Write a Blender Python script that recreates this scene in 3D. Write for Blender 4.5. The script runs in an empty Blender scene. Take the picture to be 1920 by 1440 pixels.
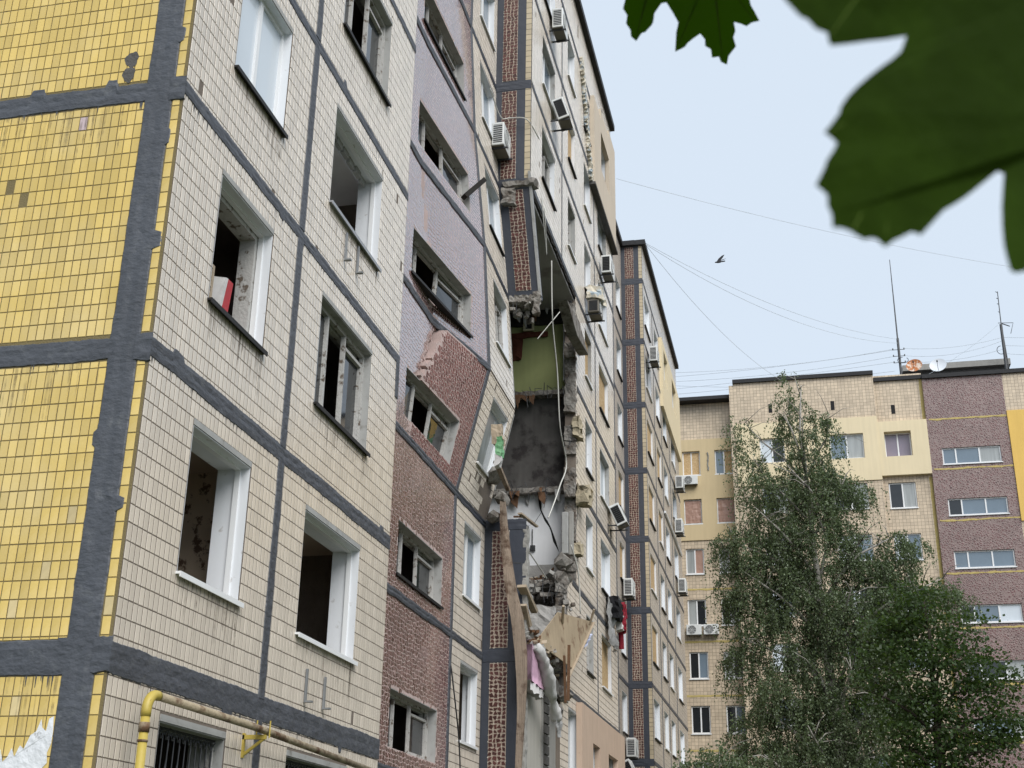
import bpy, bmesh, math, random
import numpy as np
from mathutils import Vector, Matrix, noise as mnoise

sc = bpy.context.scene
col = sc.collection
R = math.radians
rnd = random.Random(7)

# ------------------------------------------------------------------ camera
CAM = Vector((0.0, 0.0, 1.6))
YAW, PIT, ROL, FPX = 0.227574203, 0.381618359, 0.01689935, 2395.54
cy_, sy_, cp_, sp_ = math.cos(YAW), math.sin(YAW), math.cos(PIT), math.sin(PIT)
FWD = Vector((cy_*cp_, sy_*cp_, sp_))
_r = Vector((sy_, -cy_, 0)); _u = _r.cross(FWD)
RGT = math.cos(ROL)*_r + math.sin(ROL)*_u
UPV = -math.sin(ROL)*_r + math.cos(ROL)*_u
cd = bpy.data.cameras.new('camera')
cam = bpy.data.objects.new('camera', cd); col.objects.link(cam)
cam.matrix_world = Matrix(((RGT.x, UPV.x, -FWD.x, CAM.x), (RGT.y, UPV.y, -FWD.y, CAM.y), (RGT.z, UPV.z, -FWD.z, CAM.z), (0, 0, 0, 1)))
cd.sensor_width = 36.0; cd.lens = FPX/1920*36.0
cd.clip_start = 0.05; cd.clip_end = 1000
cd.dof.use_dof = True; cd.dof.focus_distance = 22.0; cd.dof.aperture_fstop = 15.0
sc.camera = cam

# ------------------------------------------------------------------ sky, sun, exposure
w = bpy.data.worlds.new('World'); sc.world = w; w.use_nodes = True
nt = w.node_tree; nt.nodes.clear()
SUN_EL, SUN_AZ = R(44), math.atan2(-0.62, -0.78)
sky = nt.nodes.new('ShaderNodeTexSky'); sky.sky_type = 'NISHITA'; sky.sun_disc = False
sky.sun_elevation = SUN_EL; sky.sun_rotation = math.pi/2-SUN_AZ
sky.air_density = 1.0; sky.dust_density = 4.0; sky.ozone_density = 1.0
sc_ = nt.nodes.new('ShaderNodeVectorMath'); sc_.operation = 'SCALE'; sc_.inputs['Scale'].default_value = 0.055
mx = nt.nodes.new('ShaderNodeMix'); mx.data_type = 'RGBA'; mx.inputs[0].default_value = 0.80
mx.inputs[7].default_value = (0.672, 0.765, 0.875, 1)            # even overcast veil over the clear sky
bg = nt.nodes.new('ShaderNodeBackground'); bg.inputs[1].default_value = 0.60
out = nt.nodes.new('ShaderNodeOutputWorld')
nt.links.new(sky.outputs[0], sc_.inputs[0]); nt.links.new(sc_.outputs[0], mx.inputs[6])
nt.links.new(mx.outputs[2], bg.inputs[0]); nt.links.new(bg.outputs[0], out.inputs[0])
sd = bpy.data.lights.new('sun', 'SUN'); sd.energy = 1.5; sd.angle = R(45); sd.color = (1.0, 0.98, 0.945)
sun = bpy.data.objects.new('sun', sd); col.objects.link(sun)
sdir = Vector((math.cos(SUN_EL)*math.cos(SUN_AZ), math.cos(SUN_EL)*math.sin(SUN_AZ), math.sin(SUN_EL)))
sun.rotation_euler = sdir.to_track_quat('Z', 'Y').to_euler(); sun.location = (-5, -8, 40)
sc.render.engine = 'CYCLES'
vs = sc.view_settings
vs.view_transform = 'Standard'; vs.look = 'None'; vs.gamma = 1.0; vs.use_curve_mapping = False
vs.exposure = 1.08

# ------------------------------------------------------------------ materials
MATS = {}
def mat(name, c, rough=0.6, spec=0.5, noise=None, streak=None, bump=None, island=0.0, metal=0.0, c2=None, c2n=None, transl=None, coat=0.0, ior=1.5):
    """noise=(scale, amount)  streak=(amount)  bump=(scale, strength, zstretch)  c2n=(scale, lo, hi): blotches of colour c2"""
    m = bpy.data.materials.new(name); m.use_nodes = True; MATS[name] = m
    t = m.node_tree; N = t.nodes; L = t.links
    b = N['Principled BSDF']; b.inputs['Roughness'].default_value = rough
    b.inputs['Specular IOR Level'].default_value = spec; b.inputs['Metallic'].default_value = metal
    b.inputs['Coat Weight'].default_value = coat; b.inputs['Coat IOR'].default_value = 2.8; b.inputs['Coat Roughness'].default_value = 0.08; b.inputs['IOR'].default_value = ior
    tc = N.new('ShaderNodeTexCoord'); co = tc.outputs['Object']
    cur = N.new('ShaderNodeRGB'); cur.outputs[0].default_value = (*c, 1); cur = cur.outputs[0]
    def math_(op, a, bb):
        n = N.new('ShaderNodeMath'); n.operation = op
        for i, q in enumerate((a, bb)):
            if isinstance(q, (int, float)): n.inputs[i].default_value = q
            else: L.new(q, n.inputs[i])
        return n.outputs[0]
    if c2 is not None:
        n = N.new('ShaderNodeTexNoise'); n.inputs['Scale'].default_value = c2n[0]; n.inputs['Detail'].default_value = 6; n.inputs['Roughness'].default_value = 0.65
        L.new(co, n.inputs['Vector'])
        rp = N.new('ShaderNodeMapRange'); rp.inputs[1].default_value = c2n[1]; rp.inputs[2].default_value = c2n[2]
        L.new(n.outputs[0], rp.inputs[0])
        x = N.new('ShaderNodeMix'); x.data_type = 'RGBA'; L.new(rp.outputs[0], x.inputs[0]); L.new(cur, x.inputs[6]); x.inputs[7].default_value = (*c2, 1)
        cur = x.outputs[2]
    f = None
    def addf(o, amt):
        nonlocal f
        k = math_('MULTIPLY', math_('SUBTRACT', o, 0.5), 2*amt)
        f = k if f is None else math_('ADD', f, k)
    if noise:
        n = N.new('ShaderNodeTexNoise'); n.inputs['Scale'].default_value = noise[0]; n.inputs['Detail'].default_value = 7; n.inputs['Roughness'].default_value = 0.6
        L.new(co, n.inputs['Vector']); addf(n.outputs[0], noise[1])
    if streak:
        mp = N.new('ShaderNodeMapping'); mp.inputs['Scale'].default_value = (7, 7, 0.55); L.new(co, mp.inputs[0])
        n = N.new('ShaderNodeTexNoise'); n.inputs['Scale'].default_value = 1.0; n.inputs['Detail'].default_value = 5
        L.new(mp.outputs[0], n.inputs['Vector']); addf(n.outputs[0], streak)
    if island:
        g = N.new('ShaderNodeNewGeometry'); oi = N.new('ShaderNodeObjectInfo')
        addf(math_('FRACT', math_('ADD', g.outputs['Random Per Island'], oi.outputs['Random']), 0), island)
    if f is not None:
        v = N.new('ShaderNodeVectorMath'); v.operation = 'SCALE'; L.new(cur, v.inputs[0]); L.new(math_('ADD', f, 1.0), v.inputs['Scale']); cur = v.outputs[0]
    L.new(cur, b.inputs['Base Color'])
    if bump:
        mp = N.new('ShaderNodeMapping'); s = bump[2] if len(bump) > 2 else (1, 1, 1); mp.inputs['Scale'].default_value = s; L.new(co, mp.inputs[0])
        n = N.new('ShaderNodeTexNoise'); n.inputs['Scale'].default_value = bump[0]; n.inputs['Detail'].default_value = 6; L.new(mp.outputs[0], n.inputs['Vector'])
        bp = N.new('ShaderNodeBump'); bp.inputs['Strength'].default_value = bump[1]; bp.inputs['Distance'].default_value = 0.02
        L.new(n.outputs[0], bp.inputs['Height']); L.new(bp.outputs[0], b.inputs['Normal'])
    if transl:
        tr = N.new('ShaderNodeBsdfTranslucent'); tr.inputs[0].default_value = (*transl[0], 1)
        ms = N.new('ShaderNodeMixShader'); ms.inputs[0].default_value = transl[1]
        L.new(b.outputs[0], ms.inputs[1]); L.new(tr.outputs[0], ms.inputs[2]); L.new(ms.outputs[0], N['Material Output'].inputs[0])
    return m

def brick_mat(name, c, mortar, w_, h_, ms, axes, rough=0.3, spec=0.6, var=0.10, noise=(2.0, 0.12), bump=0.5, streak=0.08):
    m = bpy.data.materials.new(name); m.use_nodes = True; MATS[name] = m
    t = m.node_tree; N = t.nodes; L = t.links; b = N['Principled BSDF']
    b.inputs['Roughness'].default_value = rough; b.inputs['Specular IOR Level'].default_value = spec
    tc = N.new('ShaderNodeTexCoord'); sp = N.new('ShaderNodeSeparateXYZ'); L.new(tc.outputs['Object'], sp.inputs[0])
    cb = N.new('ShaderNodeCombineXYZ'); L.new(sp.outputs[axes[0]], cb.inputs[0]); L.new(sp.outputs[axes[1]], cb.inputs[1])
    br = N.new('ShaderNodeTexBrick'); br.offset = 0.0; br.squash = 1.0
    br.inputs['Scale'].default_value = 1.0; br.inputs['Mortar Size'].default_value = ms; br.inputs['Mortar Smooth'].default_value = 0.1
    br.inputs['Brick Width'].default_value = w_; br.inputs['Row Height'].default_value = h_
    br.inputs['Color1'].default_value = (*[x*(1-var) for x in c], 1); br.inputs['Color2'].default_value = (*[min(1, x*(1+var)) for x in c], 1)
    br.inputs['Mortar'].default_value = (*mortar, 1)
    L.new(cb.outputs[0], br.inputs['Vector'])
    n = N.new('ShaderNodeTexNoise'); n.inputs['Scale'].default_value = noise[0]; n.inputs['Detail'].default_value = 6; L.new(tc.outputs['Object'], n.inputs['Vector'])
    mp = N.new('ShaderNodeMapping'); mp.inputs['Scale'].default_value = (4, 4, 0.4); L.new(tc.outputs['Object'], mp.inputs[0])
    n2 = N.new('ShaderNodeTexNoise'); n2.inputs['Scale'].default_value = 1.0; n2.inputs['Detail'].default_value = 5; L.new(mp.outputs[0], n2.inputs['Vector'])
    a1 = N.new('ShaderNodeMapRange'); a1.inputs[3].default_value = 1-noise[1]*2; a1.inputs[4].default_value = 1+noise[1]*2; L.new(n.outputs[0], a1.inputs[0])
    a2 = N.new('ShaderNodeMapRange'); a2.inputs[3].default_value = 1-streak*2; a2.inputs[4].default_value = 1+streak*2; L.new(n2.outputs[0], a2.inputs[0])
    pr = N.new('ShaderNodeMath'); pr.operation = 'MULTIPLY'; L.new(a1.outputs[0], pr.inputs[0]); L.new(a2.outputs[0], pr.inputs[1])
    v = N.new('ShaderNodeVectorMath'); v.operation = 'SCALE'; L.new(br.outputs['Color'], v.inputs[0]); L.new(pr.outputs[0], v.inputs['Scale'])
    L.new(v.outputs[0], b.inputs['Base Color'])
    bp = N.new('ShaderNodeBump'); bp.invert = True; bp.inputs['Strength'].default_value = bump; bp.inputs['Distance'].default_value = 0.01
    L.new(br.outputs['Fac'], bp.inputs['Height']); L.new(bp.outputs[0], b.inputs['Normal'])
    return m

def mosaic_mat(name, c, grout, scale):
    m = bpy.data.materials.new(name); m.use_nodes = True; MATS[name] = m
    t = m.node_tree; N = t.nodes; L = t.links; b = N['Principled BSDF']; b.inputs['Roughness'].default_value = 0.3; b.inputs['Specular IOR Level'].default_value = 0.6
    tc = N.new('ShaderNodeTexCoord')
    v1 = N.new('ShaderNodeTexVoronoi'); v1.feature = 'DISTANCE_TO_EDGE'; v1.inputs['Scale'].default_value = scale; L.new(tc.outputs['Object'], v1.inputs['Vector'])
    v2 = N.new('ShaderNodeTexVoronoi'); v2.feature = 'F1'; v2.inputs['Scale'].default_value = scale; L.new(tc.outputs['Object'], v2.inputs['Vector'])
    st = N.new('ShaderNodeMapRange'); st.inputs[1].default_value = 0.10; st.inputs[2].default_value = 0.20; L.new(v1.outputs['Distance'], st.inputs[0])
    hs = N.new('ShaderNodeSeparateColor'); L.new(v2.outputs['Color'], hs.inputs[0])
    a = N.new('ShaderNodeMapRange'); a.inputs[3].default_value = 0.65; a.inputs[4].default_value = 1.35; L.new(hs.outputs[0], a.inputs[0])
    s = N.new('ShaderNodeVectorMath'); s.operation = 'SCALE'; s.inputs[0].default_value = c; L.new(a.outputs[0], s.inputs['Scale'])
    x = N.new('ShaderNodeMix'); x.data_type = 'RGBA'; L.new(st.outputs[0], x.inputs[0]); x.inputs[6].default_value = (*grout, 1); L.new(s.outputs[0], x.inputs[7])
    n = N.new('ShaderNodeTexNoise'); n.inputs['Scale'].default_value = 0.8; n.inputs['Detail'].default_value = 5; L.new(tc.outputs['Object'], n.inputs['Vector'])
    a2 = N.new('ShaderNodeMapRange'); a2.inputs[3].default_value = 0.75; a2.inputs[4].default_value = 1.25; L.new(n.outputs[0], a2.inputs[0])
    s2 = N.new('ShaderNodeVectorMath'); s2.operation = 'SCALE'; L.new(x.outputs[2], s2.inputs[0]); L.new(a2.outputs[0], s2.inputs['Scale'])
    L.new(s2.outputs[0], b.inputs['Base Color'])
    bp = N.new('ShaderNodeBump'); bp.inputs['Strength'].default_value = 0.6; bp.inputs['Distance'].default_value = 0.01
    L.new(st.outputs[0], bp.inputs['Height']); L.new(bp.outputs[0], b.inputs['Normal'])
    return m

mat('yellow_tile', (0.68, 0.49, 0.145), 0.34, 0.5, noise=(1.3, 0.10), streak=0.11, island=0.11, bump=(40, 0.08), c2=(0.70, 0.54, 0.24), c2n=(0.9, 0.45, 0.75))
mat('beige_tile', (0.63, 0.56, 0.475), 0.20, 0.7, noise=(1.0, 0.10), streak=0.12, island=0.085, bump=(40, 0.08))
mat('edge_tile', (0.50, 0.42, 0.29), 0.3, 0.5, noise=(1.0, 0.10), island=0.10)
mat('worn_tile', (0.58, 0.46, 0.24), 0.5, noise=(9, 0.2), island=0.2)
mat('lilac_tile', (0.55, 0.43, 0.44), 0.5)
mat('grout_yellow', (0.19, 0.15, 0.075), 0.85, 0.2, noise=(3, 0.2), bump=(60, 0.4))
mat('grout_beige', (0.185, 0.155, 0.13), 0.85, 0.2, noise=(3, 0.25), streak=0.15, bump=(60, 0.4))
mat('sealant', (0.068, 0.073, 0.086), 0.55, 0.45, noise=(1.6, 0.38), streak=0.18, bump=(11, 0.8, (1, 1, 1.6)), c2=(0.11, 0.115, 0.125), c2n=(5, 0.55, 0.72))
mat('sealant_dark', (0.04, 0.046, 0.062), 0.5, 0.5, noise=(2.5, 0.22), streak=0.12, bump=(6, 0.4))
mat('concrete', (0.30, 0.29, 0.27), 0.85, 0.3, noise=(2.2, 0.25), streak=0.15, bump=(25, 0.5))
mat('concrete_broken', (0.26, 0.245, 0.225), 0.95, 0.2, noise=(5, 0.4), bump=(18, 1.0), c2=(0.10, 0.08, 0.065), c2n=(4, 0.45, 0.65))
mat('concrete_dark', (0.10, 0.095, 0.09), 0.95, 0.2, noise=(5, 0.4), bump=(18, 1.0))
mat('mosaic_piece', (0.150, 0.050, 0.047), 0.22, 0.6, island=0.34, noise=(0.7, 0.25), coat=1.0, ior=2.2)
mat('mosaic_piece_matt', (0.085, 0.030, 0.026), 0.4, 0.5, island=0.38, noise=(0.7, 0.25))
mat('mosaic_piece_no_sheen', (0.165, 0.070, 0.060), 0.75, 0.25, island=0.32, noise=(0.7, 0.25))  # dull copy of the glazed piece; the missing reflection is in its colour
mat('grout_pier', (0.42, 0.345, 0.285), 0.9, 0.2, noise=(1.2, 0.28), streak=0.2, bump=(60, 0.5))
mat('mosaic_grout', (0.50, 0.39, 0.365), 0.9, 0.2, noise=(1.2, 0.28), streak=0.22, bump=(60, 0.5))
mat('mosaic_chip', (0.60, 0.55, 0.48), 0.5, 0.4, island=0.2)
mat('white_paint', (0.72, 0.74, 0.77), 0.6, 0.4, noise=(3, 0.06), streak=0.05, c2=(0.42, 0.40, 0.38), c2n=(6, 0.62, 0.72))
mat('white_plastic', (0.78, 0.79, 0.80), 0.35, 0.5, noise=(2, 0.03))
mat('grey_plaster', (0.36, 0.36, 0.35), 0.8, 0.3, noise=(4, 0.2), streak=0.15, c2=(0.22, 0.21, 0.19), c2n=(5, 0.55, 0.7))
mat('old_paint', (0.47, 0.46, 0.44), 0.7, 0.3, noise=(6, 0.2), c2=(0.14, 0.11, 0.085), c2n=(9, 0.55, 0.62), bump=(30, 0.4))
mat('sill_black', (0.016, 0.015, 0.015), 0.6, 0.4, noise=(5, 0.3))
mat('sill_grey', (0.30, 0.31, 0.33), 0.5, 0.5, noise=(5, 0.3))
mat('metal_dark', (0.05, 0.052, 0.056), 0.5, 0.5, noise=(8, 0.3), metal=0.3)
mat('metal_grey', (0.25, 0.26, 0.27), 0.5, 0.5, noise=(8, 0.2), metal=0.4)
mat('glass_dark', (0.018, 0.022, 0.026), 0.04, 0.7, ior=1.52)
mat('glass_blue', (0.16, 0.21, 0.26), 0.05, 0.7, noise=(0.7, 0.25))
mat('glass_white', (0.60, 0.66, 0.72), 0.06, 0.7, noise=(0.9, 0.08))
mat('glass_mauve', (0.23, 0.20, 0.25), 0.05, 0.7, noise=(0.7, 0.2))
mat('glass_curtain', (0.34, 0.36, 0.36), 0.06, 0.7, streak=0.4)
mat('osb', (0.46, 0.31, 0.155), 0.8, 0.3, noise=(22, 0.35), c2=(0.58, 0.43, 0.25), c2n=(16, 0.45, 0.6), bump=(30, 0.4))
mat('foil_pink', (0.36, 0.22, 0.17), 0.42, 0.5, noise=(3, 0.15), bump=(7, 1.0))
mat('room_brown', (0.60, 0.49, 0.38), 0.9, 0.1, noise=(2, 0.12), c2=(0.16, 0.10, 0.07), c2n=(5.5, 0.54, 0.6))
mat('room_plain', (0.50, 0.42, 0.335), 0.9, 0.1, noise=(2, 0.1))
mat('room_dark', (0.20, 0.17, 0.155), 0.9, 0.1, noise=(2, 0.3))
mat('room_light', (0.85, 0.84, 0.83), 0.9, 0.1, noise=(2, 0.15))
mat('wall_green', (0.30, 0.33, 0.15), 0.8, 0.2, noise=(2.5, 0.14), streak=0.12)
mat('wall_grim', (0.10, 0.095, 0.09), 0.9, 0.2, noise=(2.0, 0.45), streak=0.3, c2=(0.045, 0.04, 0.04), c2n=(1.5, 0.5, 0.62))
mat('wall_white', (0.84, 0.85, 0.87), 0.8, 0.2, noise=(1.5, 0.10), streak=0.10)
mat('wall_concrete', (0.36, 0.35, 0.335), 0.9, 0.2, noise=(3, 0.25), streak=0.2, bump=(16, 0.6))
mat('plaster_pale', (0.44, 0.42, 0.38), 0.85, 0.2, noise=(1.2, 0.14), streak=0.14, c2=(0.25, 0.23, 0.2), c2n=(2.5, 0.64, 0.75))
mat('ceiling', (0.42, 0.41, 0.41), 0.9, 0.2, noise=(0.9, 0.3), c2=(0.20, 0.18, 0.18), c2n=(0.9, 0.52, 0.68))
mat('red_stain', (0.10, 0.03, 0.018), 0.8, 0.3, noise=(6, 0.4))
mat('cream_plastic', (0.50, 0.46, 0.32), 0.5, 0.4, noise=(6, 0.1))
mat('black', (0.008, 0.008, 0.009), 0.7, 0.3)
mat('soot', (0.03, 0.027, 0.025), 0.9, 0.2, noise=(4, 0.4))
mat('roof_black', (0.018, 0.018, 0.020), 0.7, 0.4, noise=(3, 0.3), bump=(10, 0.6))
mat('plaster_beige', (0.58, 0.465, 0.285), 0.85, 0.2, noise=(0.7, 0.07), streak=0.10)
mat('plaster_cream', (0.72, 0.615, 0.42), 0.85, 0.2, noise=(0.8, 0.07), streak=0.09)
mat('plaster_ochre', (0.72, 0.48, 0.14), 0.85, 0.2, noise=(0.8, 0.08), streak=0.10)
mat('plaster_peach', (0.55, 0.415, 0.32), 0.85, 0.2, noise=(1.5, 0.12), streak=0.12, c2=(0.30, 0.18, 0.10), c2n=(4, 0.68, 0.76))
mat('plaster_sand', (0.60, 0.515, 0.41), 0.85, 0.2, noise=(1.2, 0.10), streak=0.12)
mat('seam_yellow', (0.50, 0.40, 0.16), 0.9, 0.2, noise=(5, 0.3), bump=(12, 1.0))
mat('foam_blue', (0.40, 0.47, 0.52), 0.8, 0.3, noise=(6, 0.3), c2=(0.62, 0.57, 0.47), c2n=(4, 0.42, 0.5), bump=(14, 1.0))
mat('foam_cream', (0.40, 0.345, 0.25), 0.95, 0.1, noise=(8, 0.35), bump=(20, 1.0))
mat('wood_grey', (0.25, 0.195, 0.15), 0.85, 0.2, noise=(14, 0.25), streak=0.55, bump=(14, 1.0, (4, 4, 0.2)), c2=(0.095, 0.06, 0.042), c2n=(2.2, 0.50, 0.62))
mat('wood_pale', (0.40, 0.325, 0.24), 0.75, 0.3, noise=(4, 0.25), bump=(20, 0.5), c2=(0.20, 0.11, 0.06), c2n=(5, 0.6, 0.7))
mat('wood_brown', (0.13, 0.068, 0.035), 0.75, 0.3, noise=(5, 0.4), bump=(20, 0.6))
mat('fibreboard', (0.38, 0.30, 0.205), 0.85, 0.2, noise=(1.6, 0.3), streak=0.15, c2=(0.19, 0.12, 0.075), c2n=(2.2, 0.56, 0.66))
mat('cloth_white', (0.54, 0.53, 0.52), 0.85, 0.2, noise=(5, 0.15), bump=(9, 0.7))
mat('cloth_pink', (0.60, 0.38, 0.50), 0.85, 0.2, noise=(4, 0.15), bump=(9, 0.5))
mat('cloth_lilac', (0.52, 0.55, 0.70), 0.85, 0.2, noise=(5, 0.15), bump=(9, 0.5))
mat('cloth_black', (0.014, 0.014, 0.016), 0.9, 0.2, noise=(9, 0.4), bump=(14, 1.0))
mat('cloth_red', (0.22, 0.012, 0.025), 0.8, 0.3, noise=(9, 0.3), bump=(14, 0.8))
mat('cloth_green', (0.12, 0.30, 0.14), 0.5, 0.4, noise=(9, 0.25), bump=(14, 0.8))
mat('film', (0.50, 0.50, 0.50), 0.25, 0.5, noise=(8, 0.3), bump=(10, 1.0), transl=((0.6, 0.6, 0.6), 0.4))
mat('red_board', (0.40, 0.018, 0.025), 0.5, 0.4, noise=(14, 0.2))
mat('pipe_yellow', (0.46, 0.35, 0.07), 0.45, 0.5, noise=(5, 0.15), c2=(0.09, 0.035, 0.015), c2n=(5, 0.66, 0.70), bump=(20, 0.2))
mat('pipe_worn', (0.34, 0.28, 0.19), 0.7, 0.4, noise=(6, 0.3), c2=(0.12, 0.065, 0.035), c2n=(4, 0.47, 0.62), bump=(25, 0.5))
mat('paper', (0.72, 0.73, 0.75), 0.85, 0.2, noise=(8, 0.12), c2=(0.45, 0.45, 0.46), c2n=(10, 0.62, 0.68), bump=(14, 0.8))
mat('ac_white', (0.66, 0.67, 0.66), 0.45, 0.5, noise=(4, 0.08), streak=0.08)
mat('ac_brown', (0.17, 0.155, 0.13), 0.7, 0.4, noise=(4, 0.2))
mat('cable_white', (0.55, 0.54, 0.50), 0.6, 0.4)
mat('cable_black', (0.02, 0.02, 0.022), 0.6, 0.4)
mat('wire', (0.55, 0.60, 0.65), 0.6, 0.3)
mat('dish_white', (0.66, 0.69, 0.73), 0.5, 0.4, noise=(2, 0.05))
mat('dish_rust', (0.66, 0.55, 0.46), 0.7, 0.3, c2=(0.42, 0.15, 0.05), c2n=(3.2, 0.44, 0.52), noise=(6, 0.15))
mat('bark_birch', (0.36, 0.34, 0.31), 0.85, 0.2, noise=(5, 0.3), c2=(0.05, 0.045, 0.04), c2n=(3, 0.56, 0.62))
mat('bark_dark', (0.055, 0.045, 0.035), 0.9, 0.2, noise=(8, 0.4), bump=(14, 0.8))
mat('leaf_birch', (0.112, 0.150, 0.078), 0.45, 0.5, island=0.55, transl=((0.17, 0.24, 0.08), 0.33))
mat('leaf_broad', (0.036, 0.066, 0.018), 0.5, 0.4, island=0.45, transl=((0.12, 0.20, 0.03), 0.28))
mat('leaf_near', (0.020, 0.042, 0.001), 0.8, 0.08, noise=(30, 0.35), bump=(90, 0.12), transl=((0.085, 0.150, 0.004), 0.36), c2=(0.030, 0.062, 0.003), c2n=(18, 0.45, 0.65))
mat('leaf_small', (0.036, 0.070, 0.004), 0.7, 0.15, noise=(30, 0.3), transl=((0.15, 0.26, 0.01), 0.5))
mat('leaf_vein', (0.075, 0.120, 0.018), 0.8, 0.1)
mat('feather', (0.05, 0.05, 0.055), 0.7, 0.3, noise=(20, 0.4))
mat('dirt', (0.16, 0.13, 0.10), 0.9, 0.1)
mat('grass', (0.055, 0.075, 0.03), 0.9, 0.2, noise=(1.5, 0.4), c2=(0.10, 0.09, 0.07), c2n=(0.35, 0.5, 0.6), bump=(8, 0.6))
brick_mat('tile_small', (0.57, 0.51, 0.435), (0.19, 0.15, 0.12), 0.0875, 0.16333, 0.005, (0, 2), rough=0.3, var=0.08)
brick_mat('tile_square', (0.56, 0.455, 0.33), (0.26, 0.20, 0.145), 0.185, 0.185, 0.009, (1, 2), rough=0.4, var=0.12, noise=(0.8, 0.10), streak=0.10)
mosaic_mat('mosaic_far', (0.120, 0.055, 0.053), (0.25, 0.18, 0.165), 9.5)

def see_through(name, lo, hi, sc_n):
    t = MATS[name].node_tree; N = t.nodes; L = t.links
    tr = N.new('ShaderNodeBsdfTransparent'); ms = N.new('ShaderNodeMixShader'); n = N.new('ShaderNodeTexNoise'); n.inputs['Scale'].default_value = sc_n; n.inputs['Detail'].default_value = 5
    tc = N.new('ShaderNodeTexCoord'); L.new(tc.outputs['Object'], n.inputs['Vector'])
    r = N.new('ShaderNodeMapRange'); r.inputs[1].default_value = .35; r.inputs[2].default_value = .7; r.inputs[3].default_value = lo; r.inputs[4].default_value = hi; L.new(n.outputs[0], r.inputs[0])
    L.new(r.outputs[0], ms.inputs[0]); L.new(tr.outputs[0], ms.inputs[1]); L.new(N['Principled BSDF'].outputs[0], ms.inputs[2]); L.new(ms.outputs[0], N['Material Output'].inputs[0])
see_through('dirt', 0.0, 0.28, 9.0)
# ------------------------------------------------------------------ helpers
WLD = {}
def link(o, parent=None, wl=(0, 0, 0)):
    col.objects.link(o); wl = Vector(wl); WLD[o.name] = wl
    if parent is not None:
        o.parent = parent; o.location = wl-WLD[parent.name]
    else: o.location = wl
    return o
def tag(o, label=None, cat=None, group=None, kind=None):
    if label: o['label'] = label
    if cat: o['category'] = cat
    if group: o['group'] = group
    if kind: o['kind'] = kind
    return o
def thing(name, label, cat, loc, group=None):
    o = bpy.data.objects.new(name, None); o.empty_display_size = 0.3
    link(o, None, loc); return tag(o, label, cat, group)

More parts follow.
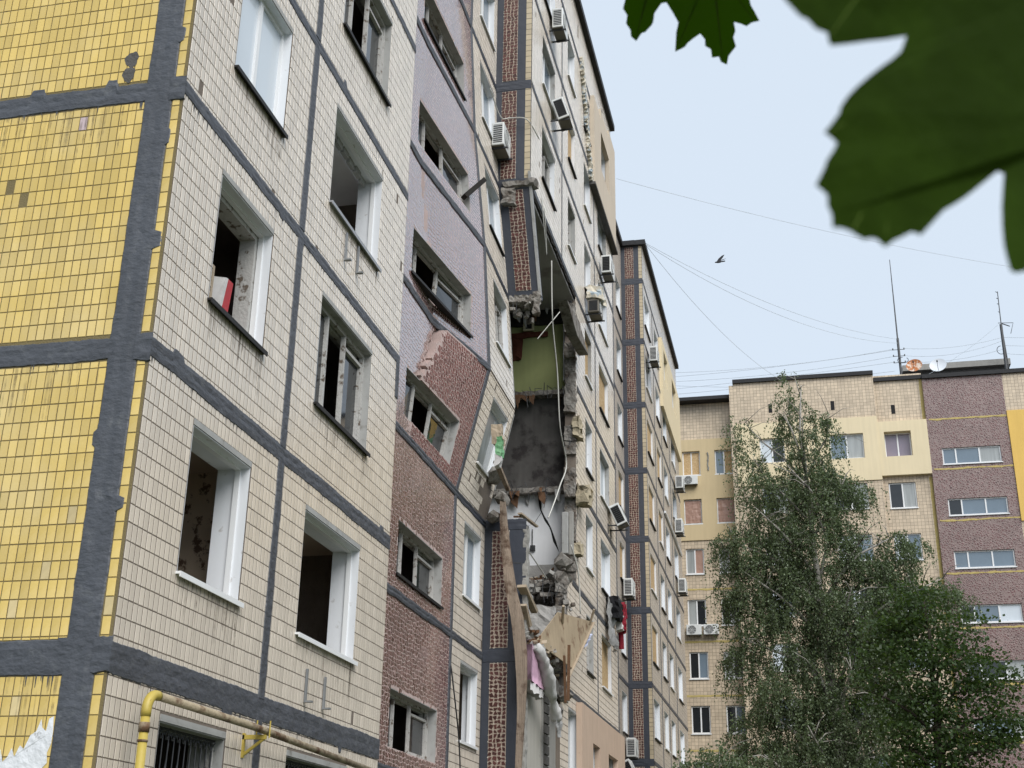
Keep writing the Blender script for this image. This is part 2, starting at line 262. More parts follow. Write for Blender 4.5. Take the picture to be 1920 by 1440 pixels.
class MB:
    def __init__(s): s.v = []; s.f = []; s.m = []
    def face(s, pts, mi=0):
        b = len(s.v); s.v += [tuple(p) for p in pts]; s.f.append(tuple(range(b, b+len(pts)))); s.m.append(mi)
    def box8(s, p, mi=0):
        b = len(s.v); s.v += [tuple(q) for q in p]
        for q in ((0, 3, 2, 1), (4, 5, 6, 7), (0, 1, 5, 4), (1, 2, 6, 5), (2, 3, 7, 6), (3, 0, 4, 7)):
            s.f.append(tuple(b+i for i in q)); s.m.append(mi)
    def box(s, x0, x1, y0, y1, z0, z1, mi=0):
        s.box8([(x0, y0, z0), (x1, y0, z0), (x1, y1, z0), (x0, y1, z0), (x0, y0, z1), (x1, y0, z1), (x1, y1, z1), (x0, y1, z1)], mi)
    def mbox(s, m, u0, u1, z0, z1, d0, d1, mi=0):
        s.box8([m(u0, z0, d0), m(u1, z0, d0), m(u1, z0, d1), m(u0, z0, d1), m(u0, z1, d0), m(u1, z1, d0), m(u1, z1, d1), m(u0, z1, d1)], mi)
    def obox(s, c, ax, ay, az, mi=0):
        c = Vector(c); ax, ay, az = Vector(ax), Vector(ay), Vector(az)
        s.box8([c-ax-ay-az, c+ax-ay-az, c+ax+ay-az, c-ax+ay-az, c-ax-ay+az, c+ax-ay+az, c+ax+ay+az, c-ax+ay+az], mi)
    def tube(s, path, rad, n=6, mi=0):
        path = [Vector(p) for p in path]
        if isinstance(rad, (int, float)): rad = [rad]*len(path)
        b = len(s.v); pr = None
        for i, p in enumerate(path):
            t = (path[min(i+1, len(path)-1)]-path[max(i-1, 0)]).normalized()
            if pr is None:
                a = t.orthogonal().normalized()
            else:
                a = (pr-t*pr.dot(t)); a = a.normalized() if a.length > 1e-6 else t.orthogonal().normalized()
            pr = a; c = t.cross(a)
            for k in range(n):
                g = 2*math.pi*k/n; s.v.append(tuple(p+(a*math.cos(g)+c*math.sin(g))*rad[i]))
        for i in range(len(path)-1):
            for k in range(n):
                s.f.append((b+i*n+k, b+i*n+(k+1) % n, b+(i+1)*n+(k+1) % n, b+(i+1)*n+k)); s.m.append(mi)
        s.f.append(tuple(b+k for k in range(n))[::-1]); s.m.append(mi)
        s.f.append(tuple(b+(len(path)-1)*n+k for k in range(n))); s.m.append(mi)
    def disc(s, c, ax, ay, n=20, mi=0, r0=0.0):
        c, ax, ay = Vector(c), Vector(ax), Vector(ay)
        P = [c+ax*math.cos(2*math.pi*k/n)+ay*math.sin(2*math.pi*k/n) for k in range(n)]
        if r0 == 0: s.face(P, mi)
        else:
            Q = [c+(p-c)*r0 for p in P]
            for k in range(n): s.face([P[k], P[(k+1) % n], Q[(k+1) % n], Q[k]], mi)
    def rough_box(s, x0, x1, y0, y1, z0, z1, step=0.12, amp=0.05, mi=0, seed=0):
        nx, ny, nz = [max(1, int(round((b-a)/step))) for a, b in ((x0, x1), (y0, y1), (z0, z1))]
        idx = {}
        def vid(i, j, k):
            if (i, j, k) not in idx:
                p = Vector((x0+(x1-x0)*i/nx, y0+(y1-y0)*j/ny, z0+(z1-z0)*k/nz))
                q = mnoise.noise_vector(p*5.3+Vector((seed*7.1, 0, 0)))+0.6*mnoise.noise_vector(p*13.7)
                idx[(i, j, k)] = len(s.v); s.v.append(tuple(p+q*amp))
            return idx[(i, j, k)]
        for i in range(nx):
            for j in range(ny):
                for k in (0, nz): s.f.append((vid(i, j, k), vid(i+1, j, k), vid(i+1, j+1, k), vid(i, j+1, k))); s.m.append(mi)
        for i in range(nx):
            for k in range(nz):
                for j in (0, ny): s.f.append((vid(i, j, k), vid(i+1, j, k), vid(i+1, j, k+1), vid(i, j, k+1))); s.m.append(mi)
        for j in range(ny):
            for k in range(nz):
                for i in (0, nx): s.f.append((vid(i, j, k), vid(i, j+1, k), vid(i, j+1, k+1), vid(i, j, k+1))); s.m.append(mi)
    def build(s, name, mats, parent=None, smooth=False, wl=(0, 0, 0), label=None, cat=None, group=None, kind=None, bevel=0.0):
        me = bpy.data.meshes.new(name)
        wv = Vector(wl)
        vv = s.v if wv.length == 0 else [(a-wv.x, b-wv.y, c-wv.z) for a, b, c in s.v]
        me.from_pydata(vv, [], s.f)
        if isinstance(mats, str): mats = [mats]
        for q in mats: me.materials.append(MATS[q])
        if len(mats) > 1: me.polygons.foreach_set('material_index', s.m)
        if smooth: me.polygons.foreach_set('use_smooth', [True]*len(s.f))
        me.update()
        o = bpy.data.objects.new(name, me); link(o, parent, wl)
        if bevel:
            md = o.modifiers.new('bevel', 'BEVEL'); md.width = bevel; md.segments = 2; md.limit_method = 'ANGLE'
        return tag(o, label, cat, group, kind)

def np_mesh(name, V, Q, matname, parent, kind=None, smooth=False):
    """V (n,3), Q (m,4)"""
    me = bpy.data.meshes.new(name)
    me.vertices.add(len(V)); me.vertices.foreach_set('co', np.asarray(V, np.float32).ravel())
    k = Q.shape[1]
    me.loops.add(Q.size); me.loops.foreach_set('vertex_index', np.asarray(Q, np.int32).ravel())
    me.polygons.add(len(Q)); me.polygons.foreach_set('loop_start', np.arange(0, Q.size, k, dtype=np.int32)); me.polygons.foreach_set('loop_total', np.full(len(Q), k, np.int32))
    me.materials.append(MATS[matname]); me.update(calc_edges=True)
    o = bpy.data.objects.new(name, me); link(o, parent, (0, 0, 0)); return tag(o, kind=kind)

def wallY(Y0): return lambda u, z, d=0.0: (u, Y0-d, z)      # faces -Y, u runs along X
def wallX(X0): return lambda u, z, d=0.0: (X0-d, u, z)      # faces -X, u runs along Y
FK = lambda k: 3.415+2.8*k
ROOF = 27.6
YA, YM = 5.628, 6.54
XC, XA, XM, XS1, XB, XS2, XE = 9.683, 16.78, 23.43, 25.9, 39.45, 48.4, 62.3

def grid_panel(mb, m, us, zs, hole, d0, d1, mi=0):
    """solid panel with openings: hole(u, z) true at the middle of an empty cell"""
    nu, nz = len(us)-1, len(zs)-1
    fill = [[not hole((us[i]+us[i+1])/2, (zs[j]+zs[j+1])/2) for j in range(nz)] for i in range(nu)]
    g = lambda i, j: 0 <= i < nu and 0 <= j < nz and fill[i][j]
    for i in range(nu):
        for j in range(nz):
            if not fill[i][j]: continue
            a, b, c, d = us[i], us[i+1], zs[j], zs[j+1]
            mb.face([m(a, c, d1), m(b, c, d1), m(b, d, d1), m(a, d, d1)], mi)
            mb.face([m(a, c, d0), m(a, d, d0), m(b, d, d0), m(b, c, d0)], mi)
            if not g(i-1, j): mb.face([m(a, c, d0), m(a, c, d1), m(a, d, d1), m(a, d, d0)], mi)
            if not g(i+1, j): mb.face([m(b, c, d0), m(b, d, d0), m(b, d, d1), m(b, c, d1)], mi)
            if not g(i, j-1): mb.face([m(a, c, d0), m(b, c, d0), m(b, c, d1), m(a, c, d1)], mi)
            if not g(i, j+1): mb.face([m(a, d, d0), m(a, d, d1), m(b, d, d1), m(b, d, d0)], mi)
def splits(a, b, holes, ax, step=None):
    s = {a, b}
    for h in holes:
        for q in (h[2*ax], h[2*ax+1]):
            if a < q < b: s.add(q)
    s = sorted(s)
    if step:
        o = [s[0]]
        for q in s[1:]:
            n = max(1, int(math.ceil((q-o[-1])/step))); p = o[-1]
            o += [p+(q-p)*(i+1)/n for i in range(n)]
        s = o
    return s
def panel(parent, m, u0, u1, z0, z1, holes, matname, name='wall_panel', d0=-0.30, d1=0.0, step=None):
    mb = MB()
    us, zs = splits(u0, u1, holes, 0, step), splits(z0, z1, holes, 1, step)
    grid_panel(mb, m, us, zs, lambda u, z: any(h[0] < u < h[1] and h[2] < z < h[3] for h in holes), d0, d1)
    return mb.build(name, matname, parent)

PU, PZ = 0.0875, 0.16333
GU = {'yellow_tile': .0105, 'worn_tile': .0105, 'beige_tile': .0165}
def tile_rects(u0, u1, z0, z1, holes, pu=PU, pz=PZ, gap=0.0105, gapz=0.0095, zorg=FK(0), uorg=0.0, jit=0.0012):
    out_ = []
    i0, i1 = int(math.floor((u0-uorg)/pu)), int(math.ceil((u1-uorg)/pu))
    j0, j1 = int(math.floor((z0-zorg)/pz)), int(math.ceil((z1-zorg)/pz))
    for i in range(i0, i1):
        for j in range(j0, j1):
            a, b = max(u0, uorg+i*pu)+gap/2, min(u1, uorg+(i+1)*pu)-gap/2
            c, d = max(z0, zorg+j*pz)+gapz/2, min(z1, zorg+(j+1)*pz)-gapz/2
            ok = True
            for h in holes:
                if a < h[1] and b > h[0] and c < h[3] and d > h[2]:
                    cu, cz = (a+b)/2, (c+d)/2
                    if h[2] < cz < h[3]:
                        if cu < (h[0]+h[1])/2: b = min(b, h[0])
                        else: a = max(a, h[1])
                    elif h[0] < cu < h[1]:
                        if cz < (h[2]+h[3])/2: d = min(d, h[2])
                        else: c = max(c, h[3])
                    else:
                        if cu < (h[0]+h[1])/2: b = min(b, h[0])
                        else: a = max(a, h[1])
            if b-a < 0.016 or d-c < 0.016: continue
            out_.append((a+rnd.uniform(-jit, jit), b+rnd.uniform(-jit, jit), c+rnd.uniform(-jit, jit), d+rnd.uniform(-jit, jit)))
    return out_
def add_tile(mb, m, r, d0=0.0, d1=0.0045, mi=0):
    a, b, c, d = r; e = 0.002
    t = [d1+rnd.uniform(-0.0006, 0.0006) for _ in range(4)]
    B = [m(a, c, d0), m(b, c, d0), m(b, d, d0), m(a, d, d0)]
    F = [m(a+e, c+e, t[0]), m(b-e, c+e, t[1]), m(b-e, d-e, t[2]), m(a+e, d-e, t[3])]
    k = len(mb.v); mb.v += B+F
    for q in ((4, 5, 6, 7), (0, 1, 5, 4), (1, 2, 6, 5), (2, 3, 7, 6), (3, 0, 4, 7)): mb.f.append(tuple(k+i for i in q)); mb.m.append(mi)

def mosaic(mb, m, u0, u1, z0, z1, holes, s=0.074, d=0.004, skip=None, mi=0, chip=1, kr=(.80, .92), rot=.22):
    nu, nz = max(1, int((u1-u0)/s)), max(1, int((z1-z0)/s))
    su, sz = (u1-u0)/nu, (z1-z0)/nz
    P = {}
    for i in range(nu+1):
        for j in range(nz+1):
            P[i, j] = (u0+su*(i+(rnd.uniform(-.32, .32) if 0 < i < nu else 0)), z0+sz*(j+(rnd.uniform(-.32, .32) if 0 < j < nz else 0)))
    ins = lambda u, z: any(h[0]-.02 < u < h[1]+.02 and h[2]-.02 < z < h[3]+.02 for h in holes) or (skip and skip(u, z))
    for i in range(nu):
        for j in range(nz):
            q = [P[i, j], P[i+1, j], P[i+1, j+1], P[i, j+1]]
            cu, cz = sum(p[0] for p in q)/4, sum(p[1] for p in q)/4
            if ins(cu, cz): continue
            k = rnd.uniform(*kr); g = rnd.uniform(-rot, rot); cg, sg = math.cos(g), math.sin(g)
            w_ = []
            for p in q:
                a, b = (p[0]-cu)*k, (p[1]-cz)*k; w_.append((cu+a*cg-b*sg, cz+a*sg+b*cg))
            t = [d+rnd.uniform(-.0003, .0003) for _ in range(4)]
            b0 = len(mb.v)
            mb.v += [m(p[0], p[1], 0) for p in w_]+[m(cu+(p[0]-cu)*.94, cz+(p[1]-cz)*.94, t[n]) for n, p in enumerate(w_)]
            for fi, f in enumerate(((4, 5, 6, 7), (0, 1, 5, 4), (1, 2, 6, 5), (2, 3, 7, 6), (3, 0, 4, 7))): mb.f.append(tuple(b0+x for x in f)); mb.m.append(2 if fi else mi)
    if chip is not None:
        for (i, j), p in P.items():
            if rnd.random() < .6 or ins(*p): continue
            r = rnd.uniform(.007, .014); g = rnd.uniform(0, 3)
            mb.face([m(p[0]+r*math.cos(g+n*1.571), p[1]+1.3*r*math.sin(g+n*1.571), .003) for n in range(4)], chip)

def wobble(t, seed, a):
    return a*(mnoise.noise((t*2.1, seed*3.7, 0))+.6*mnoise.noise((t*9.3, seed*5.1, 1))+.35*mnoise.noise((t*31, seed*1.3, 2)))
def band(parent, m, u0, u1, z0, z1, matname='sealant', amp=0.018, d=0.019, seed=0, horiz=True, blocks=0, step=0.03):
    """trowelled sealant strip with ragged edges; horiz: runs along u, else along z"""
    mb = MB(); L = (u1-u0) if horiz else (z1-z0); n = max(2, int(L/step)); rr = random.Random(seed*31+5)
    lo, hi = (z0, z1) if horiz else (u0, u1); st = u0 if horiz else z0
    blk = [(rr.uniform(0, L), rr.choice((-1, 1)), rr.uniform(.08, .2), rr.uniform(.03, .09)) for _ in range(blocks)]
    rows = []
    for i in range(n+1):
        t = L*i/n
        a, b = lo+wobble(t+st, seed, amp)+.006*mnoise.noise((t*70, seed, 3)), hi+wobble(t+st, seed+50, amp)+.006*mnoise.noise((t*70, seed, 9))
        for (bt, sd_, bw, bh) in blk:
            if abs(t-bt) < bw/2:
                if sd_ < 0: a -= bh
                else: b += bh
        r = []
        for f, dd in ((0, .0), (.04, .75), (.3, 1.0), (.52, .8+.35*mnoise.noise((t*4+st, seed, 7))), (.74, 1.0), (.96, .75), (1, .0)):
            v = a+(b-a)*f; h = d*dd+(0.004*mnoise.noise((t*6+st, f*5, seed)) if 0 < f < 1 else 0)
            r.append(m(st+t, v, h) if horiz else m(v, st+t, h))
        rows.append(r)
    for i in range(n):
        for k in range(6): mb.face([rows[i][k], rows[i+1][k], rows[i+1][k+1], rows[i][k+1]])
    if horiz and blocks:
        for _ in range(int(L*5)):
            t = rr.uniform(0, L); a = lo+wobble(t+st, seed, amp); w_ = rr.uniform(.003, .009); h_ = rr.uniform(.02, .10)
            mb.face([m(st+t-w_, a+.01, .007), m(st+t+w_, a+.01, .007), m(st+t+w_*.3, a-h_, .0056), m(st+t-w_*.3, a-h_, .0056)])
    return mb.build('sealant_band', matname, parent)

def window(parent, m, u0, u1, z0, z1, kind='pvc2', dep=0.14, reveal='white_paint', sill='white_plastic', panes=None, fw=0.055, sillout=0.05, deep=.30):
    fm = {'old': 'old_paint'}.get(kind, 'white_plastic')
    mb = MB(); da, db = -dep-.06, -dep
    g = 0.006
    if kind in ('empty',): fw_ = 0.03; fm = 'white_plastic' if reveal == 'white_paint' else 'old_paint'
    else: fw_ = fw
    mb.mbox(m, u0+g, u0+g+fw_, z0+g, z1-g, da, db); mb.mbox(m, u1-g-fw_, u1-g, z0+g, z1-g, da, db)
    mb.mbox(m, u0+g+fw_, u1-g-fw_, z1-g-fw_, z1-g, da, db); mb.mbox(m, u0+g+fw_, u1-g-fw_, z0+g, z0+g+fw_, da, db)
    if kind == 'old':
        e = 0.07
        mb.mbox(m, u0+g, u0+g+e, z0+g, z1-g, da-.10, db-.09); mb.mbox(m, u1-g-e, u1-g, z0+g, z1-g, da-.10, db-.09); mb.mbox(m, u0+g, u1-g, z1-g-e, z1-g, da-.10, db-.09)
    W_ = mb.build('window', fm, parent)
    a, b = u0+g+fw_, u1-g-fw_; c, d = z0+g+fw_, z1-g-fw_
    def P(name, mm, *q):
        x = MB()
        for r in q: x.mbox(m, *r)
        return x.build(name, mm, W_)
    if reveal:
        P('reveal', reveal, (u1-.012, u1-.001, z0, z1, -deep, -.002), (u0+.001, u0+.012, z0, z1, -deep, -.002), (u0+.012, u1-.012, z1-.012, z1-.001, -deep, -.002))
    if sill:
        P('sill', sill, (u0-.03, u1+.03, z0-.028, z0-.003, -.12, .014+sillout), (u0-.03, u1+.03, z0-.055, z0-.028, sillout+.002, .014+sillout))
    if kind in ('pvc2', 'pvc3', 'pvc1'):
        fr = {'pvc2': [0, .5, 1], 'pvc3': [0, .36, .78, 1], 'pvc1': [0, 1]}[kind]
        for i in range(len(fr)-1):
            x0, x1 = a+(b-a)*fr[i], a+(b-a)*fr[i+1]
            if i: P('mullion', 'white_plastic', (x0-.035, x0+.035, c, d, da+.002, db+.006))
            pm = panes[i % len(panes)] if panes else 'glass_dark'
            if pm is None: continue
            e0, e1 = (x0+.035 if i else x0), (x1-.035 if i < len(fr)-2 else x1)
            P('pane', pm, (e0, e1, c, d, -dep-.035, -dep-.027))
    elif kind == 'old':
        for t, wd in ((.25, .05), (.60, .04)):
            if panes and t not in panes: continue
            x = a+(b-a)*t; P('mullion', 'old_paint', (x-wd/2, x+wd/2, c, d, da+.004, db+.004))
        xs = a+(b-a)*.60; P('sash', 'old_paint', (xs+.03, xs+.07, c, d-.12, da-.02, db-.012), (b-.05, b-.01, c, d-.12, da-.02, db-.012), (xs+.07, b-.05, c, c+.045, da-.02, db-.012), (xs+.07, b-.05, d-.165, d-.12, da-.02, db-.012))
        P('pane', 'glass_dark', (xs+.07, b-.05, c+.045, d-.165, da-.01, da-.004)); P('pane', 'glass_dark', (a, a+(b-a)*.25-.025, c, d-.05, da+.01, da+.016))
    elif kind == 'osb':
        x = (a+b)/2; P('board', 'osb', (a, x-.03, c, d, -dep-.03, -dep-.01), (x+.03, b, c, d, -dep-.03, -dep-.01)); P('mullion', 'white_plastic', (x-.03, x+.03, c, d, da, db+.003))
    elif kind == 'osb1':
        P('board', 'osb', (a-.03, b+.03, c-.03, d+.03, -dep+.01, -dep+.03))
    elif kind == 'foil':
        x = MB(); n = 12
        for i in range(n):
            for j in range(n):
                q = []
                for (p, r) in ((i, j), (i+1, j), (i+1, j+1), (i, j+1)):
                    u, z = a+(b-a)*p/n, c+(d-c)*r/n
                    q.append(m(u, z, -.06+.03*mnoise.noise((u*5, z*5, 3))+.012*mnoise.noise((u*14, z*14, 5))))
                x.face(q)
        x.build('foil', 'foil_pink', W_, smooth=True)
    return W_

# ------------------------------------------------------------------ ground
gb = MB(); gb.face([(-150, -220, 0), (260, -220, 0), (260, 160, 0), (-150, 160, 0)])
gb.build('ground', 'grass', kind='structure')

# ------------------------------------------------------------------ damaged block
BLK = thing('apartment_block', 'long damaged nine-storey block with beige tiles, grey seams, yellow end wall and a collapsed corner', 'building', (XC, YA, 0))
def room(x0, x1, y0, y1, z0, z1, wm, cm='room_dark', bm=None):
    b = MB()
    b.face([(x1, y0, z0), (x1, y1, z0), (x1, y1, z1), (x1, y0, z1)], 0); b.face([(x0, y0, z0), (x0, y1, z0), (x0, y1, z1), (x0, y0, z1)], 0)
    b.face([(x0, y1, z0), (x1, y1, z0), (x1, y1, z1), (x0, y1, z1)], 2); b.face([(x0, y0, z1), (x1, y0, z1), (x1, y1, z1), (x0, y1, z1)], 1)
    b.face([(x0, y0, z0), (x1, y0, z0), (x1, y1, z0), (x0, y1, z0)], 2)
    # strips of inner wall face round the window side so that no light leaks in
    return b.build('room_interior', [wm, cm, bm or wm], BLK)

mA, mE = wallY(YA), wallX(XC)
tile_me = {}
def tile_obj(kind, m, r, parent):
    """one full tile as its own object, sharing mesh data with its likes"""
    a, b, c, d = r; key = (kind,)
    cu, cz = (a+b)/2, (c+d)/2
    if key not in tile_me:
        x = MB(); hw, hh = (PU-GU[kind])/2, (PZ-.0095)/2; e = .002
        def loc(u, z, dd): p = Vector(m(u, z, dd))-Vector(m(0, 0, 0)); return tuple(p)
        B = [loc(-hw, -hh, 0), loc(hw, -hh, 0), loc(hw, hh, 0), loc(-hw, hh, 0)]; F = [loc(-hw+e, -hh+e, .0045), loc(hw-e, -hh+e, .0045), loc(hw-e, hh-e, .0045), loc(-hw+e, hh-e, .0045)]
        x.v = B+F; x.f = [(4, 5, 6, 7), (0, 1, 5, 4), (1, 2, 6, 5), (2, 3, 7, 6), (3, 0, 4, 7)]
        me = bpy.data.meshes.new('tile'); me.from_pydata(x.v, [], x.f); me.materials.append(MATS[kind]); tile_me[key] = me
    o = bpy.data.objects.new('tile', tile_me[key]); link(o, parent, m(cu, cz, 0.0)); return o
def lay_tiles(rects, m, parent, kind, single=0):
    full = lambda r: abs(r[1]-r[0]-(PU-GU[kind])) < .004 and abs(r[3]-r[2]-(PZ-.0095)) < .004
    rects = sorted(rects, key=lambda r: (Vector(m((r[0]+r[1])/2, (r[2]+r[3])/2, 0))-CAM).length)
    n = 0; mb = MB()
    for r in rects:
        if rnd.random() < .0025: continue            # a tile that has dropped off
        if n < single and full(r): tile_obj('worn_tile' if kind == 'yellow_tile' and rnd.random() < .035 else kind, m, r, parent); n += 1
        else: add_tile(mb, m, r)
    if mb.f: mb.build('tiles', kind, parent, kind='stuff')

# --- yellow end wall
holesE = []
ew = panel(BLK, mE, YA+.003, YA+12, 0, ROOF, [], 'grout_yellow', name='end_wall')
rects = []
for k in range(-1, 4):
    z0, z1 = FK(k)+(.135 if k >= 0 else -.0), FK(k+1)-.12
    rects += tile_rects(6.02, 9.6, z0, z1, [], uorg=6.042)
patch = lambda r: (6.19 < (r[0]+r[1])/2 < 6.36 and 9.17 < (r[2]+r[3])/2 < 9.53)
edge = []
for k in range(-1, 4):
    edge += tile_rects(YA+.026, 5.76, FK(k)+.13, FK(k+1)-.13, [], uorg=YA+.03)
vis = [r for r in rects if r[2] < 10.6]
lil = [r for r in vis if 6.66 < (r[0]+r[1])/2 < 6.80 and 8.66 < (r[2]+r[3])/2 < 8.82][:1]
lay_tiles([r for r in vis if r not in lil], mE, ew, 'yellow_tile', single=250)
for r in lil: b = MB(); add_tile(b, mE, r); b.build('tile', 'lilac_tile', ew)
lay_tiles(edge, mE, ew, 'yellow_tile', single=50)
hiE = [r for r in rects if r[2] >= 10.6]
lay_tiles(hiE, mE, ew, 'yellow_tile')
for k, (lo, hi, bl) in {0: (-.17, .135, 1), 1: (-.115, .11, 3), 2: (-.115, .11, 3), 3: (-.11, .10, 2)}.items():
    band(BLK, mE, 6.0, 9.6, FK(k)+lo, FK(k)+hi, seed=k+3, blocks=bl, amp=.014, d=.015)
for k in range(-1, 4):
    band(BLK, mE, 5.75, 6.05, FK(k)-.15, FK(k+1)+.15, seed=k+21, horiz=False, blocks=2, amp=.009, d=.016)
for k in range(0, 4):   # sealant wrapping the corner at each floor joint
    band(BLK, mE, YA-.02, 5.78, FK(k)-.15, FK(k)+.14, seed=k+61, amp=.03, d=.024)
b = MB(); n = 26    # cement smear over a few tiles
rp = lambda a: .075*(1+.10*math.sin(3*a+1)+.06*math.sin(7*a))
b.face([mE(6.26+rp(a)*math.cos(a), 9.43+1.25*rp(a)*math.sin(a), .0062) for a in [2*math.pi*i/n for i in range(n)]])
b.face([mE(6.27+.9*rp(a+2)*math.cos(a), 9.25+1.25*rp(a+2)*math.sin(a), .0070) for a in [2*math.pi*i/n for i in range(n)]])
b.build('cement_patch', 'concrete_dark', BLK)

x = MB()
for k in (0, 1, 2, 3):
    for _ in range(60):
        uu = rnd.uniform(6.05, 9.0); w_ = rnd.uniform(.004, .02); h_ = rnd.uniform(.08, .7); z_ = FK(k)-.11
        x.face([mE(uu-w_, z_, .0062), mE(uu+w_, z_, .0062), mE(uu+w_*.5, z_-h_, .0058), mE(uu-w_*.6, z_-h_*.9, .0058)])
x.build('dirt_runs', 'dirt', BLK, kind='stuff')
# --- facade A1: two window columns
W1, W2 = (10.66, 12.03), (13.62, 15.58)
def zwin(k): return FK(k)+.935, FK(k)+2.385
spec = {(-1, 0): 'grille', (-1, 1): 'grille', (0, 0): 'empty', (1, 0): 'broken', (2, 0): 'pvc', (3, 0): 'old', (0, 1): 'empty', (1, 1): 'old', (2, 1): 'open', (3, 1): 'old', (4, 0): 'pvc', (4, 1): 'old'}
nsingle = 300
for k in range(-1, 9):
    for bi, (u0, u1, wn) in enumerate(((XC+.002, 12.8, W1), (12.8, XA, W2))):
        if k == 8: z0, z1 = FK(8), ROOF
        else: z0, z1 = (0.0 if k < 0 else FK(k)), FK(k+1)
        hz = zwin(k); holes = [(wn[0], wn[1], hz[0], hz[1])] if k < 8 else []
        det = k <= 4
        pn = panel(BLK, mA, u0, u1, z0, z1, holes, 'grout_beige' if det else 'tile_small', d0=-.37)
        if det:
            surround = [(wn[0]-.0, wn[1]+.0, hz[0]-.01, hz[1]+.065)]
            rc = tile_rects(u0+.004, u1-.004, max(z0, .6), z1, surround, uorg=XC+.004, gap=.0165)
            lay_tiles(rc, mA, pn, 'beige_tile', single=(150 if k in (-1, 0) and bi == 0 else 0))
            b = MB(); b.mbox(mA, wn[0], wn[1], hz[1]+.001, hz[1]+.062, 0, .009); b.build('lintel', 'grey_plaster', pn)
        if k >= 8: continue
        s = spec.get((k, bi), 'pvc')
        rv = {'empty': 'white_paint', 'open': 'white_paint', 'pvc': 'white_paint', 'broken': 'white_paint'}.get(s, 'grey_plaster')
        sl = {'empty': 'white_plastic', 'open': 'sill_grey', 'grille': None}.get(s, 'sill_black')
        kd = {'empty': 'empty', 'open': 'empty', 'pvc': 'pvc2', 'old': 'old', 'broken': 'empty', 'grille': 'empty'}[s]
        W_ = window(BLK, mA, wn[0], wn[1], hz[0], hz[1], kd, reveal=rv, sill=sl, panes=['glass_white'] if s == 'pvc' else None, sillout=.045, dep=.10, deep=.37)
        if s == 'broken':
            x = MB(); x.mbox(mA, wn[1]-.09, wn[1]-.014, hz[0], hz[1]-.02, -.36, -.17); x.build('jamb_post', 'old_paint', W_)
            x = MB(); x.mbox(mA, wn[0]+.02, wn[1]-.09, hz[1]-.09, hz[1]-.014, -.36, -.17); x.build('head_rail', 'old_paint', W_)
        if s == 'open':
            x = MB()
            for i in range(7):
                uu = wn[0]+.15+i*.26
                x.mbox(mA, uu, uu+.2, hz[1]-.10-.02*rnd.random(), hz[1]-.012, -.285, -.25+.03*rnd.random())
            x.build('torn_head', 'grey_plaster', W_)
        if det and k >= 0:
            x = MB()
            for _ in range(34):
                uu = wn[0]+(wn[1]-wn[0])*rnd.random()**(.5 if rnd.random() < .5 else 1); w_ = rnd.uniform(.006, .03); h_ = rnd.uniform(.08, .55); z_ = hz[0]-.03
                x.face([mA(uu-w_, z_, .0062), mA(uu+w_, z_, .0062), mA(uu+w_*.5, z_-h_, .0058), mA(uu-w_*.6, z_-h_*.9, .0058)])
            x.build('dirt_runs', 'dirt', W_, kind='stuff')
        if s == 'grille':
            x = MB(); zt = hz[1]-.03
            for i in range(12):
                uu = wn[0]+.06+(wn[1]-wn[0]-.12)*i/11
                x.tube([mA(uu, hz[0], -.10), mA(uu, zt, -.10)], .007, 5)
                if i % 2: x.tube([mA(uu-.12, hz[0]+.1, -.105), mA(uu+.02, zt-.12, -.105)], .007, 5)
                for sg in (-1, 1):
                    x.tube([mA(uu+sg*(.045-.035*math.cos(t)), zt-.055+.035*math.sin(t), -.09) for t in [j*.55 for j in range(10)]], .006, 5)
            x.tube([mA(wn[0], zt, -.1), mA(wn[1], zt, -.1)], .012, 5); x.tube([mA(wn[0], hz[0]+.75, -.1), mA(wn[1], hz[0]+.82, -.1)], .009, 5)
            x.build('security_grille', 'metal_dark', W_)
        if det:
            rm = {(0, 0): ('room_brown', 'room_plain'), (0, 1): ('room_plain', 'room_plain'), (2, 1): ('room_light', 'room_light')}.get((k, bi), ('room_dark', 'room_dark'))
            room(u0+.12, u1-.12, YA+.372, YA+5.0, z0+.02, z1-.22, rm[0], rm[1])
b = MB(); b.box(XA-.3, XA-.001, YA+.301, YM+.3, 0, ROOF); b.build('return_wall', 'grout_beige', BLK)
bh = {0: (-.155, .12), 1: (-.105, .10), 2: (-.08, .075), 3: (-.075, .07), 4: (-.07, .07)}
for k in range(0, 5):
    band(BLK, mA, XC-.02, XA, FK(k)+bh[k][0], FK(k)+bh[k][1], seed=k+1, blocks=2 if k < 2 else 1, amp=.012, d=.016)
for k in range(-1, 5):
    band(BLK, mA, 12.715, 12.885, FK(k)+.08, FK(k+1)-.07, seed=k+41, horiz=False, amp=.01, d=.019)
band(BLK, mA, XA-.14, XA, FK(2)-.62, FK(2)+.05, seed=91, horiz=False, amp=.02, d=.020)
b = MB()
for (u, z0, z1) in ((14.0, 3.62, 4.0), (14.59, 3.62, 4.0), (14.25, 9.40, 9.82), (14.72, 9.44, 9.86)):
    b.mbox(mA, u-.016, u+.016, z0, z1, .012, .036); b.mbox(mA, u-.03, u+.03, z0, z0+.02, .036, .11)
    b.build('wall_bracket', 'metal_grey', BLK); b = MB()
b = MB(); b.box(XC+.3, XE, YM+.31, YA+11.7, ROOF-.25, ROOF-.05); b.box(XC+.3, XA-.3, YA+.31, YM+.309, ROOF-.25, ROOF-.05); b.box(XS1+.3, XB-.3, YA+.31, YM+.309, ROOF-.25, ROOF-.05); b.box(XS2+.3, XE-.3, YA+.31, YM+.309, ROOF-.25, ROOF-.05); b.build('roof', 'roof_black', BLK)
b = MB(); b.box(XC, XE, YA+11.7, YA+12, 0, ROOF-.26); b.build('rear_wall', 'concrete', BLK)

